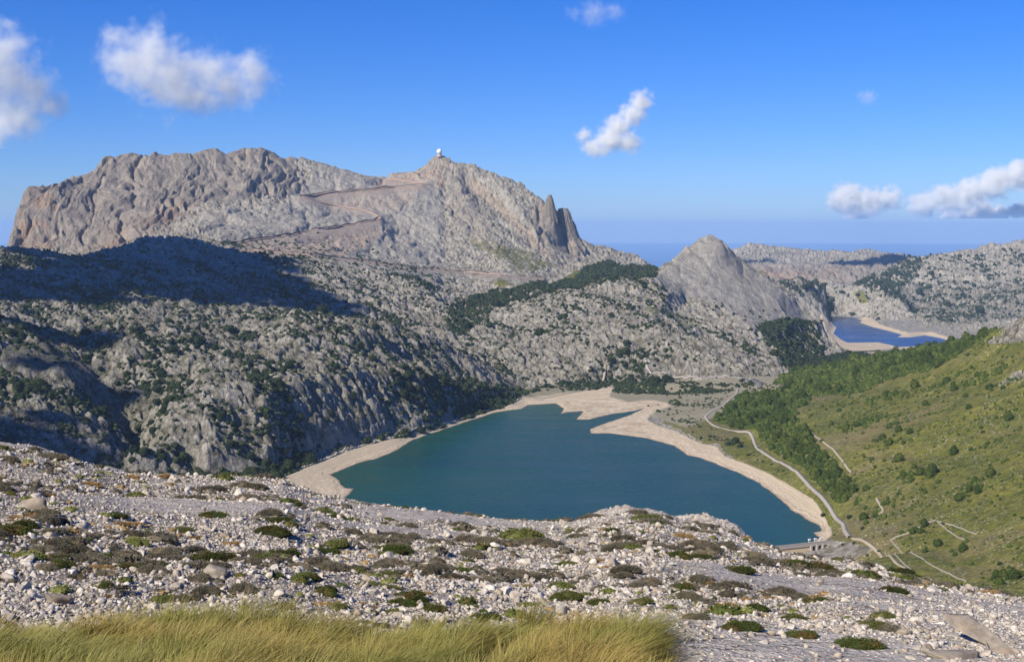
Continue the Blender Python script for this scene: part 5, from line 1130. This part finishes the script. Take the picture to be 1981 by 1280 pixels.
# dam: deck on piers over the spillway, three gate posts on the water side
def dam():
    a1, d1, _ = uvz(1638, 1044, 757.5); a0, d0, _ = uvz(1508, 1058, 757.5)
    p1 = Vector((d1 * math.sin(a1), d1 * math.cos(a1), 0)); p0 = Vector((d0 * math.sin(a0), d0 * math.cos(a0), 0)); ax = (p1 - p0); ln = ax.length; ax.normalize()
    root = obj('dam', None, None, (p1.x, p1.y, 757.5), (0, 0, math.atan2(-ax.y, -ax.x))); tag(root, 'concrete dam with road, piers and gate posts at the near end of the lake', 'dam')
    m_face = plain('buff_dam_face', (0.40, 0.31, 0.19), (0.55, 0.45, 0.31), 0.12)
    # local x runs from the right abutment towards the left, local y towards the viewer side (downstream) or the lake
    ny = 1.0 if (root.matrix_world.to_3x3() @ Vector((0, 1, 0))).y < 0 else 1.0
    R_ = Vector((math.cos(root.rotation_euler.z + math.pi / 2), math.sin(root.rotation_euler.z + math.pi / 2))); dn = 1 if R_.dot(Vector((-p1.x, -p1.y)).normalized()) > 0 else -1
    L_ = ln * 3.0
    def B(mb, x0, x1, y0, y1, z0, z1):
        a, b = sorted((y0 * dn, y1 * dn)); mb.box(x0, x1, a, b, z0, z1)
    mb = MB(); B(mb, -4, L_, -3.2, 2.6, -1.0, 0.0); mb.build('deck', M_ASPH, root)
    mb = MB(); B(mb, -4, L_, 2.6, 3.1, -1.9, 1.0); B(mb, -4, L_, -3.7, -3.2, -1.0, 1.0); mb.build('parapet', M_CONC, root)
    mb = MB()
    for k in range(int(L_ / 2.6)): B(mb, k * 2.6, k * 2.6 + 0.22, 2.62, 3.08, 1.0, 1.25)
    mb.build('rail_posts', M_CONC, root)
    sp0, sp1 = ln * 0.30, ln * 0.56                                   # spillway bays under the deck
    b = MB(); v0 = len(b.V)
    for x0, x1 in ((-4, sp0), (sp1, L_)):                           # battered downstream face
        ys = (1.9, 7.0); k = len(b.V)
        b.V += [(x0, ys[0]*dn, -1.9), (x1, ys[0]*dn, -1.9), (x1, ys[1]*dn, -22), (x0, ys[1]*dn, -22), (x0, -3.0*dn, -1.0), (x1, -3.0*dn, -1.0), (x1, -4.0*dn, -22), (x0, -4.0*dn, -22)]
        b.F += [(k,k+1,k+2,k+3),(k+4,k+7,k+6,k+5),(k,k+4,k+5,k+1),(k+1,k+5,k+6,k+2),(k,k+3,k+7,k+4)]
    B(b, sp0, sp1, -2.0, 4.0, -22, -7.5); b.build('dam_wall', m_face, root)
    for i in range(4):
        x = sp0 + (sp1 - sp0) * i / 3; q = MB(); B(q, x - 1.1, x + 1.1, -3.4, 4.6, -16, -1.0); q.build('pier', M_CONC, root, bevel=0.15)
    for i in range(3):
        x = sp0 + (sp1 - sp0) * (i + .5) / 3; g = MB(); B(g, x - 3.0, x + 3.0, -3.0, -2.4, -7.5, -1.0); g.build('sluice_gate', plain('dark_gate_steel', (0.03, 0.035, 0.04), (0.06, 0.06, 0.07)), root)
        t_ = MB(); B(t_, x - 0.9, x - 0.4, -6.0, -5.2, -9, 2.6); B(t_, x + 0.4, x + 0.9, -6.0, -5.2, -9, 2.6); B(t_, x - 1.5, x + 1.5, -6.3, -4.6, 2.6, 4.2); t_.build('gate_post', plain('white_painted_concrete', (0.55, 0.55, 0.55), (0.72, 0.72, 0.72)), root, bevel=0.1)
    a = MB(); B(a, -16, -4, -9, 4, -1.6, -0.05); a.build('abutment', M_GRAVEL, root)
dam()
# two rock towers on the right shoulder of the great mountain
def tower(prof, D, dep, seed, k=56, rows=40):
    u0s, u1s, vs = [np.array(q, float) for q in zip(*prof)]; V_, n = [], len(prof); s = D / F
    cx = (u0s[-1] + u1s[-1]) / 2; a0 = ray(cx, 450)[0]; ox, oy = D * math.sin(a0), D * math.cos(a0)
    for r in range(rows + 1):
        t_ = r / rows * (n - 1); a_, b_ = np.interp(t_, range(n), u0s), np.interp(t_, range(n), u1s); v_ = np.interp(t_, range(n), vs)
        c_, h_ = ((a_ + b_) / 2 - cx) * s, (b_ - a_) / 2 * s; z_ = EYE + ray(cx, v_)[1] * D
        th = np.linspace(0, 2 * np.pi, k, endpoint=False)
        rib = 1 + 0.16 * fbm(np.cos(th) * 3 + seed, np.sin(th) * 3 + z_ / 160, 0.6, 4, .6, seed=seed) + 0.05 * fbm(np.cos(th) * 3, np.sin(th) * 3 + z_ / 20, .5, 3, seed=seed + 3)
        V_.append(np.stack([ox + c_ + np.cos(th) * h_ * rib, oy + np.sin(th) * (h_ * .6 + dep) * rib, np.full(k, z_) + 5 * fbm(np.cos(th) * 2, np.sin(th) * 2, 1, 2, seed=r) * (r < 3)], -1))
    V_ = np.concatenate(V_); Fq = [(r * k + i, (r + 1) * k + i, (r + 1) * k + (i + 1) % k, r * k + (i + 1) % k) for r in range(rows) for i in range(k)]
    V_ = np.concatenate([V_, V_[:k].mean(0)[None] + [[0, 0, 4]]]); Fq += [(len(V_) - 1, i, (i + 1) % k, (i + 1) % k) for i in range(k)]
    Ft = [f[:3] for f in Fq[-k:]]; me = bpy.data.meshes.new('rock_tower'); me.from_pydata([tuple(q) for q in V_], [], Fq[:-k] + Ft); me.materials.append(MAT_LAND); me.update()
    at = me.attributes.new('cliff', 'FLOAT', 'POINT'); at.data.foreach_set('value', np.full(len(V_), 1.0, np.float32)); tag(obj('rock_tower', me), kind='structure')
tower([(1060,1067,378),(1056,1070,386),(1052,1074,402),(1046,1079,430),(1040,1084,462),(1034,1090,500)], 5230, 8, 3)
tower([(842,860,302.5),(834,868,308),(828,878,316),(816,890,327),(800,905,342),(785,925,362)], 5585, 0, 21, 90, 60)
tower([(1080,1098,404),(1078,1103,412),(1078,1108,430),(1078,1113,450),(1076,1120,475),(1070,1130,500)], 5290, 8, 9)
# summit: radar dome on its drum, low buildings, masts
def radar():
    h = None
    a, t = ray(850, 301); D = 5570; x, y = D * math.sin(a), D * math.cos(a); z = float(ground(x, y)[0]); zt = EYE + ray(850, 300)[1] * D
    z = zt - 2
    root = obj('radar_dome', None, None, (x, y, z)); tag(root, 'white radar dome on a squat tower at the very top of the great mountain', 'radar dome')
    wh = plain('white_radome_skin', (0.74, 0.74, 0.70), (0.84, 0.84, 0.80), 0.3, 0.6)
    V, Fc = ICO[2]; R = 11.5; V = V * R + np.array([0, 0, 16.5]); obj('dome', np_mesh('dome', V, Fc, wh, False), root)
    MB().cyl(0, 0, -6, 6.5, 11.0, 8.6, 20).build('drum', plain('buff_tower', (0.42, 0.33, 0.26), (0.55, 0.46, 0.38), 0.2), root)
    MB().cyl(0, 0, 6.5, 8.0, 10.4, 10.4, 20).build('gallery', M_CONC, root)
    bl = obj('radar_station', None, None, (x + 34, y + 4, z - 17)); tag(bl, 'low dark building on the shaded side just right of the radar dome', 'building')
    MB().box(-14, 12, -6, 6, -12, 6).build('wall', plain('station_wall', (0.20, 0.17, 0.15), (0.30, 0.26, 0.23)), bl); MB().box(-15, 13, -7, 7, 6.003, 7.2).build('roof', M_CONC, bl)
    for u, hh, lab in ((868, 16, 'thin mast just right of the summit station'), (873, 20, 'taller thin mast beside the first one'), (916, 9, 'short mast on the secondary summit right of the dome')):
        a2, t2 = ray(u, 308 if u < 900 else 312); D2 = 5560; xx, yy = D2 * math.sin(a2), D2 * math.cos(a2); zz = EYE + t2 * D2
        m = MB().cyl(0, 0, -25, hh, 0.55, 0.3, 6); m.box(-2.2, 2.2, -.3, .3, hh * .7, hh * .7 + .6); tag(m.build('mast', M_CONC), lab, 'mast').location = (xx, yy, zz)
radar()
# car park with parked cars by the mountain road
def carpark():
    c = hit(1452, 741)
    if not c: return
    P = hits([(1435,736),(1445,733),(1462,735),(1470,741),(1471,752)]); drape(P, 12, M_ASPH, 'car_park', 0.6)
    glass = plain('dark_car_glass', (0.02, 0.025, 0.03), (0.04, 0.045, 0.05), 1, 0.1); tyre = plain('tyre_rubber', (0.02, 0.02, 0.02), (0.03, 0.03, 0.03))
    def car(u, v, col, lab, rz, van=False):
        h = hit(u, v)
        if not h: return
        r = obj('parked_car', None, None, (h[0], h[1], float(ground(*h)[0]) + 0.75), (0, 0, rz)); tag(r, lab, 'car', 'cars in the small car park')
        m = plain('car_paint', col, tuple(q * .95 for q in col), 1, 0.25); k = 1.35 if van else 1
        b = MB(); pr = [(-2.2, .35), (-2.25, .9), (-1.4, 1.0), (-.9, 1.5 * k), (1.1, 1.52 * k), (1.9, 1.05), (2.2, .95), (2.2, .35)]; n = len(pr)
        for yy in (-.85, .85): b.V += [(px_, yy * (1 if z_ < 1.2 else .85), z_) for px_, z_ in pr]
        b.F += [tuple(range(n)), tuple(reversed(range(n, 2 * n)))] + [(i, n + i, n + (i + 1) % n, (i + 1) % n) for i in range(n)]; b.build('body', m, r, bevel=.05)
        MB().box(-.85, 1.2, -.80, .80, 1.08, 1.42 * k).build('windows', glass, r)
        for xx in (-1.4, 1.4):
            for yy in (-.86, .86):
                w = MB().cyl(0, 0, -.12, .12, .33, .33, 12).build('wheel', tyre, r); w.rotation_euler = (math.pi / 2, 0, 0); w.location = (xx, yy, .33)
    car(1444, 737, (.75, .75, .75), 'white car at the left end of the car park', .3); car(1451, 734, (.8, .8, .8), 'white van in the back row of the car park', .5, True); car(1449, 738, (.12, .02, .02), 'dark red car between the white ones', .3)
    car(1455, 738, (.75, .75, .74), 'white car in front of the white van', .4); car(1459, 736, (.04, .05, .07), 'dark car right of the white van', .6); car(1461, 740, (.6, .6, .62), 'silver car at the right end of the car park', .2)
carpark(); log('built things')


# ------------------------------------------------------------------ clouds: bodies of drifting vapour, each its own volume
def cloud(name, blobs, D, dens, lab, seed, depth=0.8, wisp=0.5, cat='cloud', group=None, scale=1.0):
    """blobs: (u, v, radius in photo pixels); all stand at range D"""
    t = NT(name + '_vapour'); k = D / F
    B = []
    for u, v, r in blobs:
        a, tt = ray(u, v); B.append((D * math.sin(a), D * math.cos(a), EYE + tt * D, r * k))
    C = np.array(B); c0 = C[:, :3].mean(0); size = max(C[:, 3].max(), 1)
    P = t.obj(); dist = None
    warp = t.noise(P, 1.6 / size * 1.0, 3, 0.6, 0, True)
    wv = t.n.new('ShaderNodeVectorMath'); wv.operation = 'MULTIPLY_ADD'; t.l.new(warp, wv.inputs[0]); wv.inputs[1].default_value = (size * .9,) * 3
    wo = t.n.new('ShaderNodeVectorMath'); wo.operation = 'SUBTRACT'; t.l.new(P, wo.inputs[0]); wo.inputs[1].default_value = (size * .45,) * 3; t.l.new(wo.outputs[0], wv.inputs[2])
    for x, y, z, r in B:
        s = t.n.new('ShaderNodeVectorMath'); s.operation = 'SUBTRACT'; t.l.new(wv.outputs[0], s.inputs[0]); s.inputs[1].default_value = (x - c0[0], y - c0[1], z - c0[2])
        s2 = t.n.new('ShaderNodeVectorMath'); s2.operation = 'MULTIPLY'; t.l.new(s.outputs[0], s2.inputs[0]); s2.inputs[1].default_value = (1 / r, 1 / (r * depth), 1 / (r * 0.9))
        ln = t.n.new('ShaderNodeVectorMath'); ln.operation = 'LENGTH'; t.l.new(s2.outputs[0], ln.inputs[0])
        q = t.math('SUBTRACT', 1.0, ln.outputs['Value']); dist = q if dist is None else t.math('SMOOTH_MAX', dist, q, 0.25)
    n = t.noise(P, 2.6 / size * scale, 6, 0.62)
    e = t.math('ADD', dist, t.math('MULTIPLY', t.math('SUBTRACT', n, 0.5), wisp * 4.2))
    d = t.math('MULTIPLY', t.math('POWER', t.mr(e, -0.05, 1.15), 1.7), dens / size)
    vol = t.n.new('ShaderNodeVolumePrincipled'); vol.inputs['Color'].default_value = (1.0, 1.0, 0.97, 1); vol.inputs['Anisotropy'].default_value = 0.0; t.l.new(d, vol.inputs['Density'])
    t.l.new(vol.outputs[0], t.out.inputs['Volume'])
    lo = (C[:, :3] - C[:, 3:] * 1.55).min(0) - c0; hi = (C[:, :3] + C[:, 3:] * 1.55).max(0) - c0
    lo[2] = max(lo[2], 1495 - c0[2])
    m = MB().box(lo[0], hi[0], lo[1], hi[1], lo[2], hi[2]); o = m.build('cloud', t.m); o.location = c0; tag(o, lab, cat, group)
    try: t.m.cycles.volume_step_rate = 1.0
    except Exception: pass
    return o
SC.cycles.volume_step_rate = 1.0; SC.cycles.volume_preview_step_rate = 1.0; SC.cycles.volume_max_steps = 96
if CLOUDS:
    cloud('big', [(265,120,75),(330,150,80),(290,90,55),(400,140,62),(440,170,60),(485,135,50),(500,170,40),(380,185,50),(230,80,40)], 7000, 5.5, 'large soft white cloud in the upper left sky above the mountain', 1, 0.8, 0.52)
    cloud('left', [(10,150,80),(60,180,60),(30,220,60),(95,205,40),(-30,120,90),(-10,260,50),(0,90,50)], 7000, 6.0, 'white cloud cut off by the left edge of the sky', 2, 0.8, 0.52)
    cloud('mid', [(1240,196,26),(1222,222,30),(1195,245,32),(1180,270,34),(1150,285,28),(1215,275,28),(1130,262,18)], 9000, 9.0, 'small ragged cloud alone in the middle of the sky', 3, 0.9, 0.42)
    cloud('row', [(1640,385,38),(1680,392,36),(1720,385,28),(1620,395,24)], 56000, 20.0, 'long flat-based cloud low at the right above the far mountains', 4, 0.9, 0.32)
    cloud('bar', [(1785,398,30),(1830,385,34),(1880,372,34),(1925,355,36),(1970,340,34),(1860,392,24)], 56000, 22.0, 'bright white cloud bar rising to the right edge of the sky', 5, 0.9, 0.30)
    cloud('puff', [(1896,410,26),(1868,416,20),(1930,416,22),(1835,419,15)], 58000, 40.0, 'small white puff below the cloud bar', 6, 0.9, 0.34)
    cloud('scrap', [(1660,420,20),(1642,422,14)], 58000, 24.0, 'small scrap of cloud under the flat-based one', 7, 0.9, 0.34)
    cloud('edge', [(1965,408,16),(1990,404,20)], 58000, 40.0, 'white puff cut off by the right edge above the ridge', 8, 0.9, 0.34)
    cloud('faint', [(1150,24,36),(1190,22,26),(1110,26,18)], 9000, 0.9, 'thin faint veil of cloud at the top centre of the sky', 9, 0.9, 0.42)
    cloud('faint2', [(1680,188,20),(1665,184,12)], 12000, 0.9, 'tiny faint cloud in the right-hand sky', 10, 0.9, 0.4)
# clouds out of the picture to the upper left, whose shade lies on the land
def shade_cloud(targets, z, lab):
    sx, sy, sz = SUN_DIR; mb_V, mb_F = [], []; off = 0
    V0, F0 = ICO[2]; r_ = np.random.RandomState(4)
    sat = []
    for (x, y, zg, rx, ry) in targets:
        for _ in range(16):
            a_ = r_.uniform(0, 6.283); e_ = r_.uniform(.9, 1.25); s_ = np.exp(r_.normal(-1.9, .45)) * min(rx, ry); sat.append((x + math.cos(a_) * rx * e_, y + math.sin(a_) * ry * e_, zg, s_ * 1.4, s_))
    for (x, y, zg, rx, ry) in list(targets) + sat:
        k = (z - zg) / sz; v = V0 * (1 + r_.uniform(-.06, .06, (len(V0), 1))) * np.array([rx, ry, min(rx, ry) * .45]) + np.array([x + sx * k, y + sy * k, z]); mb_V.append(v); mb_F.append(F0 + off); off += len(v)
    t = NT('dense_cloud'); m = t.bsdf((.85, .85, .87), 1.0)
    tag(obj('cloud', np_mesh('cloud', np.concatenate(mb_V), np.concatenate(mb_F), m, True)), lab, 'cloud')
def T(u, v, D, rx, ry): a, t = ray(u, v); return (D * math.sin(a), D * math.cos(a), EYE + t * D, rx, ry)
shade_cloud([T(320,480,3480,170,170), T(250,505,3400,150,150), T(400,505,3400,180,150), T(470,545,3200,150,150), T(540,572,3080,120,110), T(300,540,3250,200,140), T(200,560,3080,190,120), T(90,585,2950,190,90), T(380,578,3020,170,110), T(620,600,2960,80,70), T(20,612,2290,120,45), T(110,640,2260,90,45), T(10,850,1790,90,60), T(100,805,1850,35,25), T(150,730,2060,60,30)], 2350, 'dense cloud outside the picture that shades the hill below the great cliff')
shade_cloud([T(1720,505,10300,330,420), T(1760,497,10600,180,400), T(1690,510,10200,200,300)], 4300, 'dense cloud outside the picture that shades the far mountain')

# ------------------------------------------------------------------ every label singles out one thing
def unique_labels():
    bpy.context.view_layer.update(); G = {}
    for o in SC.objects:
        if o.parent is None and o.get('category'): p = o.location; u, v = px(p.x, p.y, p.z); G.setdefault(o['label'], []).append((u, v, o))
    ordn = lambda n: str(n) + ({1: 'st', 2: 'nd', 3: 'rd'}.get(n % 10, 'th') if n % 100 not in (11, 12, 13) else 'th')
    for lab, it in G.items():
        if len(it) < 2: continue
        it.sort(key=lambda q: q[1]); rows = max(1, math.ceil(len(it) / 10)); k = math.ceil(len(it) / rows)
        for r in range(rows):
            row = sorted(it[r * k:(r + 1) * k], key=lambda q: q[0])
            for n, (u, v, o) in enumerate(row):
                o['label'] = lab + ', ' + ordn(n + 1) + ' from left' + (' in ' + ordn(r + 1) + ' row' if rows > 1 else '')
unique_labels()
log('scene done')
